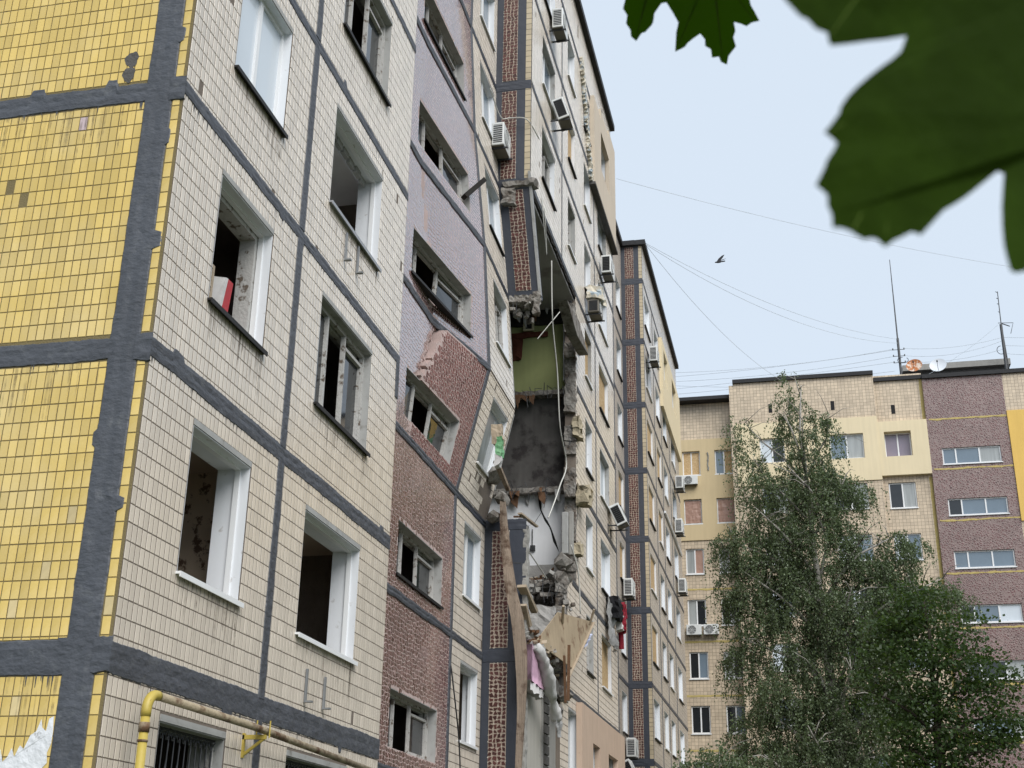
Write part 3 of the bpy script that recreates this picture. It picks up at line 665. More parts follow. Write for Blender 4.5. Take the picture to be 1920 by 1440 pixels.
# --- recess: stair panels of red mosaic and a narrow tiled panel, pushed out by the blast
NU = [16.9, 20.2, XM, XS1]
DX = {2: (0, 0), 3: (.41, .5), 4: (.23, .45), 5: (.08, .30), 6: (0, .1)}
DY = {2: (0, 0), 3: (-.53, -.51), 4: (-.40, -.32), 5: (-.14, -.12), 6: (0, 0)}
def dnode(T, k, side): return T.get(k, (0, 0))[side]
def warp(kst, inner=False):
    z0, z1 = FK(kst), FK(kst+1)
    def f(u, z, d=0.0):
        v = min(1, max(0, (z-z0)/2.8))
        du = []
        for T in (DX, DY):
            m_ = dnode(T, kst, 0)*(1-v)+dnode(T, kst+1, 0)*v; r_ = dnode(T, kst, 1)*(1-v)+dnode(T, kst+1, 1)*v
            uc = 20.2
            if kst == 2: uc = 20.25+max(0, (z-9.9)/1.9)*1.35; uc = min(uc, 21.6)
            if kst == 3: uc = 21.4-v*1.2
            if u <= uc and not inner: q = 0.0
            elif u <= XM: q = m_*((u-uc)/(XM-uc)*.68+.32) if kst == 2 else m_*(u-uc)/(XM-uc)
            else: q = m_+(r_-m_)*(u-XM)/(XS1-XM)
            du.append(q)
        return (u+du[0], YM+du[1]-d, z)
    return f
WM, WN = (19.93, 22.70), (24.2, 25.55)
for k in range(-1, 9):
    z0, z1 = (0 if k < 0 else FK(k)), (FK(k+1) if k < 8 else ROOF)
    m = warp(k)
    det = k <= 6
    hm = [(WM[0], WM[1], FK(k)+.36, FK(k)+1.28)] if k < 8 else []
    hn = [(WN[0], WN[1], FK(k)+.935, FK(k)+2.385)] if k < 8 else []
    ucr = lambda z: min(21.6, 20.25+max(0, (z-9.9)/1.9)*1.35)
    if k == 2:
        us, zs = splits(16.9, XM-.03, hm, 0, .07), splits(z0+.01, z1-.01, hm, 1, .07)
        inh = lambda u, z: any(h[0] < u < h[1] and h[2] < z < h[3] for h in hm)
        flat = wallY(YM); jag = lambda z: .05*math.sin(z*21)+.04*math.sin(z*47)
        x = MB(); grid_panel(x, flat, us, zs, lambda u, z: inh(u, z) or u > ucr(z)+jag(z), -.25, 0); pm = x.build('mosaic_panel', 'mosaic_grout', BLK)
        x = MB(); grid_panel(x, warp(2, True), us, zs, lambda u, z: inh(u, z) or u < ucr(z)+jag(z), -.25, 0); pm2 = x.build('mosaic_panel', 'mosaic_grout', BLK, label='mosaic panel broken loose along a slanting crack')
    else: pm = panel(BLK, m, 16.9, XM-.03, z0+.01, z1-.01, hm, 'mosaic_grout', step=.3 if k in (3, 4, 5) else None, d0=-.25, name='mosaic_panel')
    b = MB()
    if k == 2:      # lost reflection put into the colour of the pushed-out part; bare along the crack
        mosaic(b, flat, 18.6, XM-.07, z0+.05, z1-.04, hm, skip=lambda u, z: u > ucr(z)+jag(z)-.06)
        bd = MB(); mosaic(bd, warp(2, True), 18.6, XM-.07, z0+.05, z1-.04, hm, skip=lambda u, z: u < ucr(z)+jag(z)+.07)
        bd.build('mosaic_pieces', ['mosaic_piece_no_sheen', 'mosaic_chip', 'mosaic_grout'], pm2, kind='stuff')
    else: mosaic(b, m, 18.6 if det else 19, XM-.07, max(z0, .4)+.05, z1-.04, hm)
    b.build('mosaic_pieces', ['mosaic_piece', 'mosaic_chip', 'mosaic_grout'], pm, kind='stuff')
    pn = panel(BLK, m, XM+.03, XS1-.005, z0+.01, z1-.01, hn, 'grout_beige', step=.4 if k in (2, 3, 4, 5) else None, d0=-.25)
    sk = [(hn[0][0], hn[0][1], hn[0][2]-.01, hn[0][3]+.06)] if hn else []
    rc = tile_rects(XM+.07, XS1-.01, max(z0, .6)+.02, z1-.02, sk, uorg=XM+.07, gap=.0165, gapz=.015)
    if k == 2: rc = [r for r in rc if not (r[0] > 24.9+.35*math.sin(r[2]*9) and r[2] < 9.75+.2*math.sin(r[0]*7))]
    lay_tiles(rc, m, pn, 'beige_tile')
    if k < 8:
        window(BLK, m, *hm[0], kind='old', reveal='grey_plaster', sill='sill_black' if k in (1, 3, 5) else None, dep=.16, fw=.05, sillout=.03)
        kk = {-1: 'pvc2', 0: 'pvc1', 1: 'pvc2', 2: 'pvc1', 3: 'old'}.get(k, 'pvc2')
        window(BLK, m, *hn[0], kind=kk, reveal='white_paint', sill='sill_black' if k == 4 else 'white_plastic', panes=['glass_curtain', 'glass_blue'] if k in (1, 4, 5, 6) else [None, 'glass_dark'] if k == 0 else ['glass_curtain'], dep=.12, sillout=.04)
        b = MB(); b.mbox(m, WN[0], WN[1], hn[0][3]+.001, hn[0][3]+.06, 0, .009); b.build('lintel', 'grey_plaster', pn)
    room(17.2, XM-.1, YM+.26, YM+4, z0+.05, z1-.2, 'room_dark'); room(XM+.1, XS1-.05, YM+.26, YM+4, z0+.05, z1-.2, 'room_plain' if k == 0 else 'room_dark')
for k in range(0, 7):
    m = warp(k)
    band(BLK, m, 18.4, XM+.02, FK(k)-.075, FK(k)+.085, seed=k+101, amp=.02, d=.03, step=.05)
    if k not in (3,):
        band(BLK, m, XM, XS1-.02, FK(k)-.07, FK(k)+.08, seed=k+111, amp=.02, d=.024, matname='sealant' if k < 2 else 'sealant_dark', step=.05)
    band(BLK, m, XM-.075, XM+.065, FK(k)+.05, FK(k+1)-.05, seed=k+121, horiz=False, amp=.012, d=.024, step=.05)
band(BLK, warp(-1), XM-.075, XM+.065, FK(-1), FK(0)-.05, seed=131, horiz=False, amp=.012, d=.024, step=.05)
# ragged concrete along opened joints of the narrow panel
b = MB()
for k in (3, 4):
    m = warp(k)
    for i in range(16):
        u = XM+.1+(XS1-XM-.2)*i/15; p = Vector(m(u, FK(k)+.02, -.06)); b.obox(p, (rnd.uniform(.07, .14), 0, rnd.uniform(-.03, .03)), (0, .05, 0), (0, 0, rnd.uniform(.02, .06)))
b.build('open_joint', 'soot', BLK)
# raw edge of the pushed-out panels, seen end on
for k in (2, 3):
    m = warp(k); b = MB()
    for i in range(14):
        z = FK(k)+.1+2.6*i/14; p0, p1 = Vector(m(XS1, z, 0)), Vector(m(XS1, z+.2, 0))
        if k == 2 and z < 9.7: continue
        b.box8([p0+Vector((0, .0, 0)), p0+Vector((.035+rnd.uniform(0, .03), 0, 0)), p0+Vector((.035, .22, 0)), p0+Vector((0, .22, 0)), p1, p1+Vector((.035+rnd.uniform(0, .03), 0, 0)), p1+Vector((.035, .22, 0)), p1+Vector((0, .22, 0))])
    b.build('panel_edge', 'grey_plaster', BLK)

# --- pier between the recess and the next section (dark seams, mosaic insert, tiled corner)
def pier(k, X, shift=0.0, far=False, tiled=True, name='pier_panel', bottom_skew=(0, 0)):
    z0, z1 = (0 if k < 0 else FK(k)), (FK(k+1) if k < 8 else ROOF)
    base = wallX(X)
    def m(u, z, d=0.0):
        v = (FK(k+1)-z)/2.8
        p = base(u, z, d); return (p[0]+bottom_skew[0]*v, p[1]+bottom_skew[1]*v, p[2])
    pn = panel(BLK, m, YA+.001, YM, z0+.005, z1-.005, [], 'sealant_dark', d0=-.28, name=name)
    b = MB()
    gr = MB(); gr.mbox(m, 6.0+shift, 6.37+shift, z0+.17, z1-.14, 0, .006); gr.build('mosaic_bed', 'grout_pier', pn)
    m2 = lambda u, z, d=0.0: m(u, z, d+.006)
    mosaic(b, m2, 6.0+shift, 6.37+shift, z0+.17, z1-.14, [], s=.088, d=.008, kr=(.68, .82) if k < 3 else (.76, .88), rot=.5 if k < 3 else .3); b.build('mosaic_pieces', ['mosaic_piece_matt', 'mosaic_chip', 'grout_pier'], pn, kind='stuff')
    rc = [] if not tiled else tile_rects(YA+.012, 5.79, z0+.14, z1-.10, [], pu=.165, pz=PZ, uorg=YA+.012)
    b = MB()
    for r in rc: add_tile(b, m, r, mi=0)
    if tiled: b.build('tiles', 'edge_tile', pn, kind='stuff')
    elif tiled is False:
        b.rough_box(X-.008, X+.25, YA-.02, YA+.07, z0+.05, z1-.05, step=.08, amp=.025, seed=k+71); b.build('broken_edge', 'concrete', pn)
    else:
        b.mbox(m, YA-.02, YA+.04, z0+.02, z1+.3, -.1, .02); b.build('edge_strip', 'grey_plaster', pn)
    band(pn, m, YA+.0, YM-.01, z1-.12, z1+.12, matname='sealant_dark', amp=.015, d=.012, seed=k+int(X), step=.05)
    return pn
for k in (-1, 0, 1): pier(k, XS1, tiled=False)
pier(4, XS1, bottom_skew=(.45, -.17), tiled=None, shift=-.17)
for k in (5, 6, 7, 8): pier(k, XS1, bottom_skew=(0, 0))
for k in range(-1, 9): pier(k, XS2, far=True)
# exposed concrete edge where the hanging pier panel broke
b = MB(); b.rough_box(26.32, 26.62, 5.50, 6.32, FK(4)-.12, FK(4)+.06, step=.06, amp=.07); b.rough_box(26.30, 26.45, 5.46, 5.62, FK(4)-.45, FK(4)+.1, step=.06, amp=.05, seed=77)
b.build('broken_edge', 'concrete_broken', BLK)
b = MB(); b.rough_box(25.82, 26.0, 6.0, 6.3, FK(5)-.55, FK(5)-.12, step=.09, amp=.06, seed=8); b.rough_box(25.8, 26.1, 5.5, 6.3, FK(5)-.08, FK(5)+.05, step=.09, amp=.05, seed=9)
b.build('torn_joint', 'concrete_broken', BLK)

# --- section B (collapsed first bay) and section C
WB = {0: (27.2, 28.9), 1: (30.85, 32.0), 2: (33.57, 34.72), 3: (36.2, 38.0)}
def bay(u0, u1, k, wins, tiles=True, mname='grout_beige', z0=None, z1=None):
    z0 = (0 if k < 0 else FK(k)) if z0 is None else z0; z1 = (FK(k+1) if k < 8 else ROOF) if z1 is None else z1
    holes = [(a, b_, *zwin(k)) for a, b_ in wins] if k < 8 else []
    if k == 8: holes = [(u0+(u1-u0)*.5-.09, u0+(u1-u0)*.5+.09, FK(8)+.75, FK(8)+1.2)]
    pn = panel(BLK, mA, u0, u1, z0, z1, holes, mname)
    if tiles:
        lay_tiles(tile_rects(u0+.004, u1-.004, max(z0, .6), z1, [(h[0], h[1], h[2]-.01, h[3]+.05) for h in holes], uorg=u0, gap=.018, gapz=.018), mA, pn, 'beige_tile')
    if k == 8: b = MB(); b.mbox(mA, holes[0][0]-.05, holes[0][1]+.05, holes[0][2]-.05, holes[0][3]+.05, -.36, -.31); b.build('vent_shadow', 'black', pn)
    return pn
OSBW = {(4, 3), (1, 3), (4, 2), (6, 1)}
PAN = [['glass_curtain', 'glass_blue'], ['glass_dark'], ['glass_blue', 'glass_white'], ['glass_dark', 'glass_curtain'], ['glass_white']]
def bwin(k, i, wn):
    z = zwin(k)
    kd = 'osb1' if (k, i) in OSBW else ('old' if (k, i) in ((1, 2), (5, 1), (7, 3), (5, 0)) else 'pvc2')
    window(BLK, mA, wn[0], wn[1], z[0], z[1], kd, reveal='white_paint' if (k+i) % 3 else 'grey_plaster', sill='sill_black' if (k*3+i) % 2 else 'white_plastic', panes=PAN[(k*5+i*3) % 5], dep=.13, sillout=.05)
    if kd == 'old': room(wn[0]-.3, wn[1]+.3, YA+.302, YA+3, FK(k)+.05, FK(k+1)-.2, 'room_dark')
    b = MB(); b.mbox(mA, wn[0], wn[1], z[1]+.001, z[1]+.055, 0, .009); b.build('lintel', 'grey_plaster', BLK)
for k in range(-1, 9):
    if k >= 5:
        bay(XS1+.002, 29.9, k, [WB[0]]); bay(29.9, 35.4, k, [WB[1], WB[2]])
        if k < 8: bwin(k, 0, WB[0]); bwin(k, 1, WB[1])
    else:
        s = {-1: 29.8, 0: 29.8, 1: 30.75}.get(k, 32.05)
        bay(s, 35.4, k, [WB[1], WB[2]] if k < 1 else [WB[2]])
        if k < 1: bwin(k, 1, WB[1])
    bay(35.4, XB, k, [WB[3]])
    if k < 8: bwin(k, 2, WB[2]); bwin(k, 3, WB[3])
for k in range(0, 9):
    u0 = {0: 29.8, 1: 30.4, 2: 31.4, 3: 32.2, 4: 32.2}.get(k, XS1)
    band(BLK, mA, u0, XB, FK(k)-.075, FK(k)+.085, seed=k+141, amp=.014, d=.02, step=.06)
for k in range(-1, 8):
    if k > 4 or k < 1:
        if k > 4: band(BLK, mA, 29.86, 29.95, FK(k)+.08, FK(k+1)-.07, seed=k+151, horiz=False, amp=.008, step=.06)
    band(BLK, mA, 35.36, 35.44, FK(k)+.08, FK(k+1)-.07, seed=k+161, horiz=False, amp=.008, step=.06)
    band(BLK, mA, XB-.14, XB, FK(k)+.08, FK(k+1)-.07, seed=k+171, horiz=False, amp=.012, step=.06)
b = MB(); b.box(XB-.3, XB-.001, YA+.301, YM+.3, 0, ROOF); b.build('return_wall', 'grout_beige', BLK)
# recess before section C
mM = wallY(YM)
for k in range(-1, 9):
    z0, z1 = (0 if k < 0 else FK(k)), (FK(k+1) if k < 8 else ROOF)
    wn = (46.7, 48.02); h = [(wn[0], wn[1], *zwin(k))] if k < 8 else []
    panel(BLK, mM, XB, 45.9, z0, z1, [], 'mosaic_grout', d0=-.25); panel(BLK, mM, 45.9, XS2, z0, z1, h, 'tile_small', d0=-.25)
    if k < 8:
        window(BLK, mM, wn[0], wn[1], *zwin(k), kind='osb1' if k in (3, 4) else 'pvc1', reveal='white_paint', panes=['glass_curtain'] if k % 2 else ['glass_blue'], sill='sill_black', dep=.12)
        band(BLK, mM, 44.5, XS2-.02, FK(k)-.08, FK(k)+.08, seed=k+181, amp=.014, step=.08)
# section C
WC = ((48.75, 50.6), (52.25, 53.75), (54.9, 56.5), (58.5, 60.4)); JC = (XS2, 51.5, 54.25, 57.6, XE)
for k in range(-1, 9):
    z0, z1 = (0 if k < 0 else FK(k)), (FK(k+1) if k < 8 else ROOF)
    for i in range(4):
        h = [(*WC[i], *zwin(k))] if k < 8 else [(JC[i]+1.2, JC[i]+1.38, FK(8)+.75, FK(8)+1.2)]
        pn = panel(BLK, mA, JC[i]+(.002 if i == 0 else 0), JC[i+1], z0, z1, h, 'tile_small')
        if k == 8: b = MB(); b.mbox(mA, h[0][0]-.05, h[0][1]+.05, h[0][2]-.05, h[0][3]+.05, -.36, -.31); b.build('vent_shadow', 'black', pn)
        if k < 8:
            q = (k*7+i*5) % 9
            window(BLK, mA, *WC[i], *zwin(k), kind='osb1' if (k, i) in ((4, 0), (3, 0), (2, 0), (5, 1), (4, 1), (5, 0)) else 'pvc2', reveal='white_paint', panes=PAN[q % 5], sill='sill_black' if q % 3 else 'white_plastic', dep=.10)
    band(BLK, mA, XS2, XE, FK(k)-.07, FK(k)+.08, seed=k+191, amp=.012, step=.09) if k >= 0 else None
    if 0 <= k < 8:
        for j in JC[1:4]: band(BLK, mA, j-.035, j+.035, FK(k)+.08, FK(k+1)-.07, seed=k+201, horiz=False, amp=.006, step=.09)
b = MB(); b.box(XE-.3, XE, YA+.301, YA+11.7, 0, ROOF-.26); b.build('far_end_wall', 'tile_small', BLK)
b = MB(); b.mbox(mA, 54.2, XE+.1, 22.35, 23.93, .0, .14); b.mbox(mA, 54.2, WC[2][0], 23.93, 25.385, 0, .14); b.mbox(mA, WC[2][1], WC[3][0], 23.93, 25.385, 0, .14); b.mbox(mA, WC[3][1], XE+.1, 23.93, 25.385, 0, .14); b.mbox(mA, 54.2, XE+.1, 25.385, 25.75, 0, .14)
b.build('insulation_cladding', 'plaster_cream', BLK)
b = MB(); b.tube([mA(54.3, 17.4, .05), mA(57.5, 17.35, .05), mA(61.5, 17.25, .05)], .06, 6); b.build('conduit', 'white_plastic', BLK)
# parapet caps
b = MB(); b.mbox(mA, XS1-.15, XB+.02, ROOF-.10, ROOF+.12, -.3, .16); b.build('parapet_cap', 'roof_black', BLK)
b = MB(); b.mbox(mA, XS2-.15, XE+.1, ROOF-.10, ROOF+.12, -.3, .16); b.box(XS2-.17, XS2+.1, YA+.3, YM+.4, ROOF-.10, ROOF+.12); b.mbox(mM, XB+.02, XS2-.17, ROOF-.10, ROOF+.12, -.3, .12); b.build('parapet_cap', 'roof_black', BLK)

# insulation that came away at the top of section B
b = MB()
for (a0, a1, c0, c1) in ((34.8, WB[3][0], 22.55, 25.9), (WB[3][1], XB, 22.55, 26.6), (WB[3][0], WB[3][1], 22.55, zwin(7)[0]), (WB[3][0], WB[3][1], zwin(7)[1], 26.3)):
    b.mbox(mA, a0, a1, c0, c1, .012, .15)
b.build('insulation_cladding', 'plaster_sand', BLK, label='sand plaster cladding torn off along its near edge')
b = MB()
for i in range(34):
    z = 22.55+3.3*i/33; u = 34.6-1.75*i/33-.06*math.sin(i*.9); w_ = .05+.05*abs(mnoise.noise((z*3.1, 0, 0)))
    b.rough_box(u-w_, u+w_+.05, YA-.12, YA-.01, z, z+.16, step=.05, amp=.045, seed=i)
b.build('torn_insulation', 'foam_blue', BLK)
b = MB(); b.mbox(mA, 34.6, XB+.05, 22.46, 22.55, .0, .20); b.build('cladding_soffit', 'concrete_dark', BLK)
# peach cladding on the lowest storeys of section B
b = MB(); zz0, zz1 = zwin(0); zg0, zg1 = zwin(-1)
for (a0, a1, c0, c1) in ((31.9, WB[2][0], 2.0, 6.1), (WB[2][1], WB[3][0], 2.0, 6.1), (WB[3][1], XB, 2.0, 6.1)):
    b.mbox(mA, a0, a1, c0, c1, .012, .16)
for wn in (WB[2], WB[3]):
    b.mbox(mA, wn[0], wn[1], zz1-.5, 6.1, .012, .16); b.mbox(mA, wn[0], wn[1], zg1, zz0, .012, .16)
b.build('insulation_cladding', 'plaster_peach', BLK, label='peach plaster cladding with deep window openings')

# --- the collapsed corner: what is left of slabs and inner walls
XR = 32.55
for k, mm in {4: 'wall_green', 3: 'wall_grim', 2: 'wall_white', 1: 'wall_concrete'}.items():
    b = MB(); b.box(XR, XR+.15, YA+.31, 11.0, FK(k)+.01, FK(k+1)-.01); b.build('inner_wall', mm, BLK)
b = MB(); b.box(XS1+.3, XR+.1, YA+.05, 11, FK(5)-.22, FK(5)-.02); b.build('floor_slab', 'ceiling', BLK)
b = MB(); b.rough_box(26.0, 32.3, YA+.0, YA+.34, FK(5)-.16, FK(5)-.02, step=.1, amp=.035, seed=2); b.build('slab_edge', 'soot', BLK)
for k in (2, 3, 4):
    b = MB(); b.rough_box(XR-(1.3 if k == 2 else .28), XR+.02, YA+.30, 9, FK(k)-(.16 if k == 2 else .11), FK(k)+.03, step=.07, amp=.06 if k == 2 else .03, seed=k); b.build('slab_stub', 'concrete_broken', BLK)
b = MB(); b.box(XS1+.3, XR+.1, YA+.12, 11, FK(1)-.22, FK(1)-.02); b.build('floor_slab', 'wall_concrete', BLK)
b = MB(); b.rough_box(25.95, 30.7, YA-.04, YA+.3, FK(1)-.30, FK(1)+.02, step=.14, amp=.06, seed=12); b.build('slab_edge', 'concrete_broken', BLK)
b = MB(); b.box(26.0, 26.2, YM+.28, 11.0, FK(1), FK(5)-.22); b.build('inner_wall', 'wall_grim', BLK)
b = MB(); b.box(26.2, XR, 10.8, 11.0, FK(1), FK(5)-.22); b.build('inner_wall', 'wall_grim', BLK)
# facade broken off: rough end of the wall, storey by storey
for k in (1, 2, 3, 4):
    b = MB(); x = {1: 30.65, 2: 31.95, 3: 32.0, 4: 31.95}[k]; n = 7
    for i in range(n):
        z0 = FK(k)+2.8*i/n; q = x+.13*math.sin(i*2.3+k*1.7)
        b.rough_box(q, 32.2 if k > 1 else 30.9, YA+.0, YA+.30, z0, z0+2.8/n+.02, step=.06, amp=.035, seed=i+k*9)
    b.build('broken_wall_end', 'concrete_broken', BLK)
b = MB()
for i in range(3):
    z = 9.2+5.2*rnd.random(); b.rough_box(31.85, 32.25+.1*rnd.random(), YA-.10-.06*rnd.random(), YA+.05, z, z+.3, step=.09, amp=.07, seed=i)
b.build('hanging_insulation', 'foam_cream', BLK, kind='stuff')
b = MB(); b.box(31.35, 31.5, YA+.10, YA+.26, 9.75, 10.85); b.box(31.5, 31.6, YA-.02, YA+.10, 9.75, 10.9, 1); b.build('window_jamb', ['grey_plaster', 'concrete'], BLK, bevel=.02)
b = MB(); b.box(32.3, XR, YA+.36, YA+.40, FK(4)+.3, FK(5)-.3); b.build('plaster_jamb', 'wall_white', BLK)
rb = random.Random(4)
b = MB()
for k in (2, 3, 4):
    for i in range(16):
        p = Vector((XR-rb.uniform(.4, .6)-(.9 if k == 2 else 0), rb.uniform(6.0, 8.2), FK(k)-rb.uniform(-.02, .15))); q = p+Vector((-rb.uniform(.15, .5), rb.uniform(-.15, .15), rb.uniform(-.25, .1))); r_ = q+Vector((-rb.uniform(0, .15), rb.uniform(-.1, .1), -rb.uniform(.1, .45)))
        b.tube([p, q, r_], .009, 4)
for i in range(30):
    z = rb.uniform(6.5, 17.2); p = Vector((31.95 if z > 9 else 30.7, rb.uniform(YA+.02, YA+.28), z)); q = p+Vector((-rb.uniform(.1, .35), rb.uniform(-.12, .12), rb.uniform(-.15, .15))); b.tube([p, q, q+Vector((-rb.uniform(0, .1), rb.uniform(-.1, .1), -rb.uniform(.05, .35)))], .008, 4)
for i in range(3):
    p = Vector((rb.uniform(26.3, 26.6), rb.uniform(5.5, 6.3), FK(4)-.1)); b.tube([p, p+Vector((rb.uniform(-.1, .1), rb.uniform(-.1, .1), -rb.uniform(.15, .5)))], .008, 4)
b.build('bent_rebar', 'metal_dark', BLK, kind='stuff')
b = MB()
for i in range(26):
    y = rb.uniform(6.0, 7.8); z = rb.choice((FK(3), FK(4), FK(5)-.25))-rb.uniform(.0, .1); w_ = rb.uniform(.04, .14); h_ = rb.uniform(.15, .5); x = XR-rb.uniform(.03, .35)
    b.face([(x, y-w_, z), (x, y+w_, z), (x-.06, y+w_*rb.uniform(.2, .8), z-h_*.6), (x-.02, y-w_*rb.uniform(.2, .9), z-h_)], rb.choice((0, 1)))
b.build('hanging_scraps', ['wood_brown', 'grey_plaster'], BLK, kind='stuff')
# lowest storeys of the first bay: outer leaf gone
b = MB(); b.box(XS1+.3, 28.2, YA+.12, YA+.25, .3, FK(1)-.25); b.build('inner_wall', 'plaster_pale', BLK)
b = MB(); b.box(28.2, 29.8, YA+.10, YA+.35, 0, FK(1)-.25, 0)
for i in range(22): b.box(28.35+.02*rnd.random(), 28.85, YA+.06, YA+.10, 1.0+i*.22, 1.18+i*.22, 1)
b.build('inner_column', ['concrete', 'concrete_dark'], BLK)
b = MB(); b.rough_box(XR-.035, XR-.015, YA+.32, 8.5, FK(2)+.05, FK(2)+.75, step=.15, amp=.018, seed=15); b.build('bare_patch', 'wall_concrete', BLK)
b = MB(); b.rough_box(29.5, 29.68, 5.72, 7.2, FK(1)+.1, FK(2)-1.0, step=.1, amp=.05, seed=16); b.build('inner_wall', 'wall_concrete', BLK)
# crack across the white wall
b = MB(); pts = [(6.74, 11.69), (6.70, 11.45), (6.68, 11.28), (6.60, 11.1), (6.53, 10.97), (6.43, 10.8), (6.38, 10.67), (6.30, 10.4), (6.18, 10.11)]
for i in range(len(pts)-1):
    w0, w1 = .028+.012*math.sin(i*2), .028+.012*math.sin(i*2+2)
    if i == len(pts)-2: w1 = .004
    (a, c), (e, g) = pts[i], pts[i+1]
    b.face([(XR-.003, a-w0, c), (XR-.003, a+w0, c), (XR-.003, e+w1, g), (XR-.003, e-w1, g)])
for (a, c), (e, g) in (((6.68, 11.2), (6.86, 10.92)), ((6.86, 10.92), (7.02, 10.86)), ((7.02, 10.86), (7.06, 10.6))):
    b.face([(XR-.003, a-.008, c), (XR-.003, a+.008, c), (XR-.003, e+.006, g), (XR-.003, e-.006, g)])
b.build('wall_crack', 'black', BLK)
b = MB(); b.rough_box(XR-.06, XR-.01, 6.5, 8.0, 16.38, 16.55, step=.12, amp=.03); b.rough_box(XR-.05, XR-.01, 7.25, 8.0, 15.7, 16.4, step=.15, amp=.05, seed=4); b.build('charred_shelf', 'red_stain', BLK)
b = MB(); b.rough_box(XR-.08, XR-.01, 6.0, 8.2, 16.75, 17.2, step=.2, amp=.05, seed=6); b.build('soot_crust', 'soot', BLK)

# ------------------------------------------------------------------ far block across the yard
FAR = thing('apartment_block', 'far block behind the birch with square tiles, maroon mosaic strip and yellow plaster', 'building', (68.5, -5, 0))
X1, X2 = 69.3, 68.3
def fpanel(X, y0, y1, z0, z1, holes, mm, d0=-.3, d1=0.0):
    return panel(FAR, wallX(X), y0, y1, z0, z1, holes, mm, d0=d0, d1=d1)
def far_col(X, y0, y1, wins, zones, top, kindf, hz=1.42, zt=25.4, pit=2.83, nst=9):
    """one vertical bay: zones = [(z0, z1, material, proud)]"""
    hol = []
    for i in range(nst):
        for wi, (a, b_) in enumerate(wins):
            t = zt-pit*i
            if t-hz > 1: hol.append((a, b_, t-hz, t, i, wi))
    for (z0, z1, mm, pr) in zones:
        # cut the zone at window edges that straddle it
        fpanel(X, y0, y1, z0, z1, [h[:4] for h in hol if h[2] < z1 and h[3] > z0], mm, d1=pr)
    for h in hol:
        kd, pn = kindf(h[4], h[5])
        window(FAR, wallX(X), *h[:4], kind=kd, panes=pn, reveal=None, sill='white_plastic', dep=.08, fw=.06, sillout=.05)
def k1(i, w_):
    if i == 0: return ('osb', None) if w_ == 1 else ('pvc2', ['osb', 'glass_blue'])
    if i == 1: return 'foil', None
    if i == 2: return 'pvc2', ['foil_pink', 'glass_curtain']
    return 'pvc2', [['glass_dark', 'glass_curtain'], ['glass_blue', 'glass_dark'], ['glass_dark', 'glass_dark'], ['glass_curtain', 'glass_dark']][(i+w_) % 4]
def k2(i, w_): return 'pvc2', [['glass_curtain', 'glass_blue'], ['glass_dark', 'glass_white'], ['glass_blue', 'glass_white'], ['glass_curtain', 'glass_dark']][(i*3+w_) % 4]
def k3(i, w_): return ('pvc2', ['glass_mauve', 'glass_mauve']) if i == 0 else k2(i, w_)
def k4(i, w_): return 'pvc3', [['glass_curtain', 'glass_blue', 'glass_blue'], ['glass_blue', 'glass_blue', 'glass_dark'], ['glass_blue', 'glass_blue', 'glass_blue'], ['glass_white', 'glass_blue', 'glass_dark'], ['glass_curtain', 'glass_dark', 'glass_dark']][i % 5]
far_col(X1, 2.95, 14.0, [(3.21, 4.23), (5.05, 6.05)], [(25.93, 28.2, 'tile_square', 0), (20.04, 25.93, 'plaster_beige', .06), (0, 20.04, 'tile_square', 0)], 28.2, k1, zt=25.24)
far_col(X2, -4.70, 2.95, [(-3.9, -2.1), (.33, 1.67)], [(26.33, 28.85, 'tile_square', 0), (22.7, 26.33, 'plaster_cream', .07), (0, 22.7, 'tile_square', 0)], 28.85, k2)
far_col(X2+.25, -7.28, -4.70, [(-6.4, -5.0)], [(26.0, 28.8, 'tile_square', 0), (22.92, 26.0, 'plaster_cream', .28), (0, 22.92, 'tile_square', 0)], 28.8, k3)
far_col(X2, -11.42, -7.28, [(-10.88, -7.9)], [(0, 28.4, 'mosaic_far', 0)], 28.4, k4, hz=.92, zt=24.3)
far_col(X2, -24.0, -11.42, [(-14.6, -12.9), (-18.5, -16.8), (-22.5, -20.8)], [(26.2, 28.4, 'tile_square', 0), (20.1, 26.2, 'plaster_ochre', .08), (0, 20.1, 'tile_square', 0)], 28.4, k2)
far_col(X2, -38.0, -24.0, [(-27.0, -25.2), (-31.5, -29.8), (-36, -34.2)], [(0, 28.4, 'tile_square', 0)], 28.4, k2)
for (y0, y1, X, z) in ((2.98, 14, X1, 28.2), (-4.72, 2.98, X2, 28.85), (-7.28, -4.72, X2+.25, 28.5), (-38, -7.28, X2, 28.4)):
    b = MB(); b.box(X-.14, X+.35, y0, y1, z-.06, z+.16); b.build('parapet_cap', 'roof_black', FAR)
b = MB(); b.box(X2+.31, X2+12, -38, 14, 28.1, 28.3); b.build('roof', 'roof_black', FAR)
b = MB(); b.box(X2+11.7, X2+12, -38, 14, 0, 28.09); b.build('rear_wall', 'concrete', FAR)
b = MB(); b.box(X2+.31, X2+11.69, -38, -37.7, 0, 28.09); b.build('side_wall', 'tile_square', FAR)
b = MB(); b.box(X2+.01, X1+.3, 2.95, 3.2, 0, 28.7); b.build('step_wall', 'tile_square', FAR)
for (y, z) in ((.96, 27.18), (-2.42, 27.12), (-5.63, 26.77)):
    X = X2 if y > -4.7 else X2+.25
    b = MB(); b.box(X-.012, X+.02, y-.10, y+.10, z-.26, z+.26); b.build('attic_vent', 'black', FAR)
for i in range(8):   # mortar smears at the storey joints of the mosaic strip
    z = 25.95-2.83*i
    band(FAR, wallX(X2), -11.4, -7.4, z-.05, z+.05, 'seam_yellow', amp=.05, d=.015, seed=i+300, step=.12)
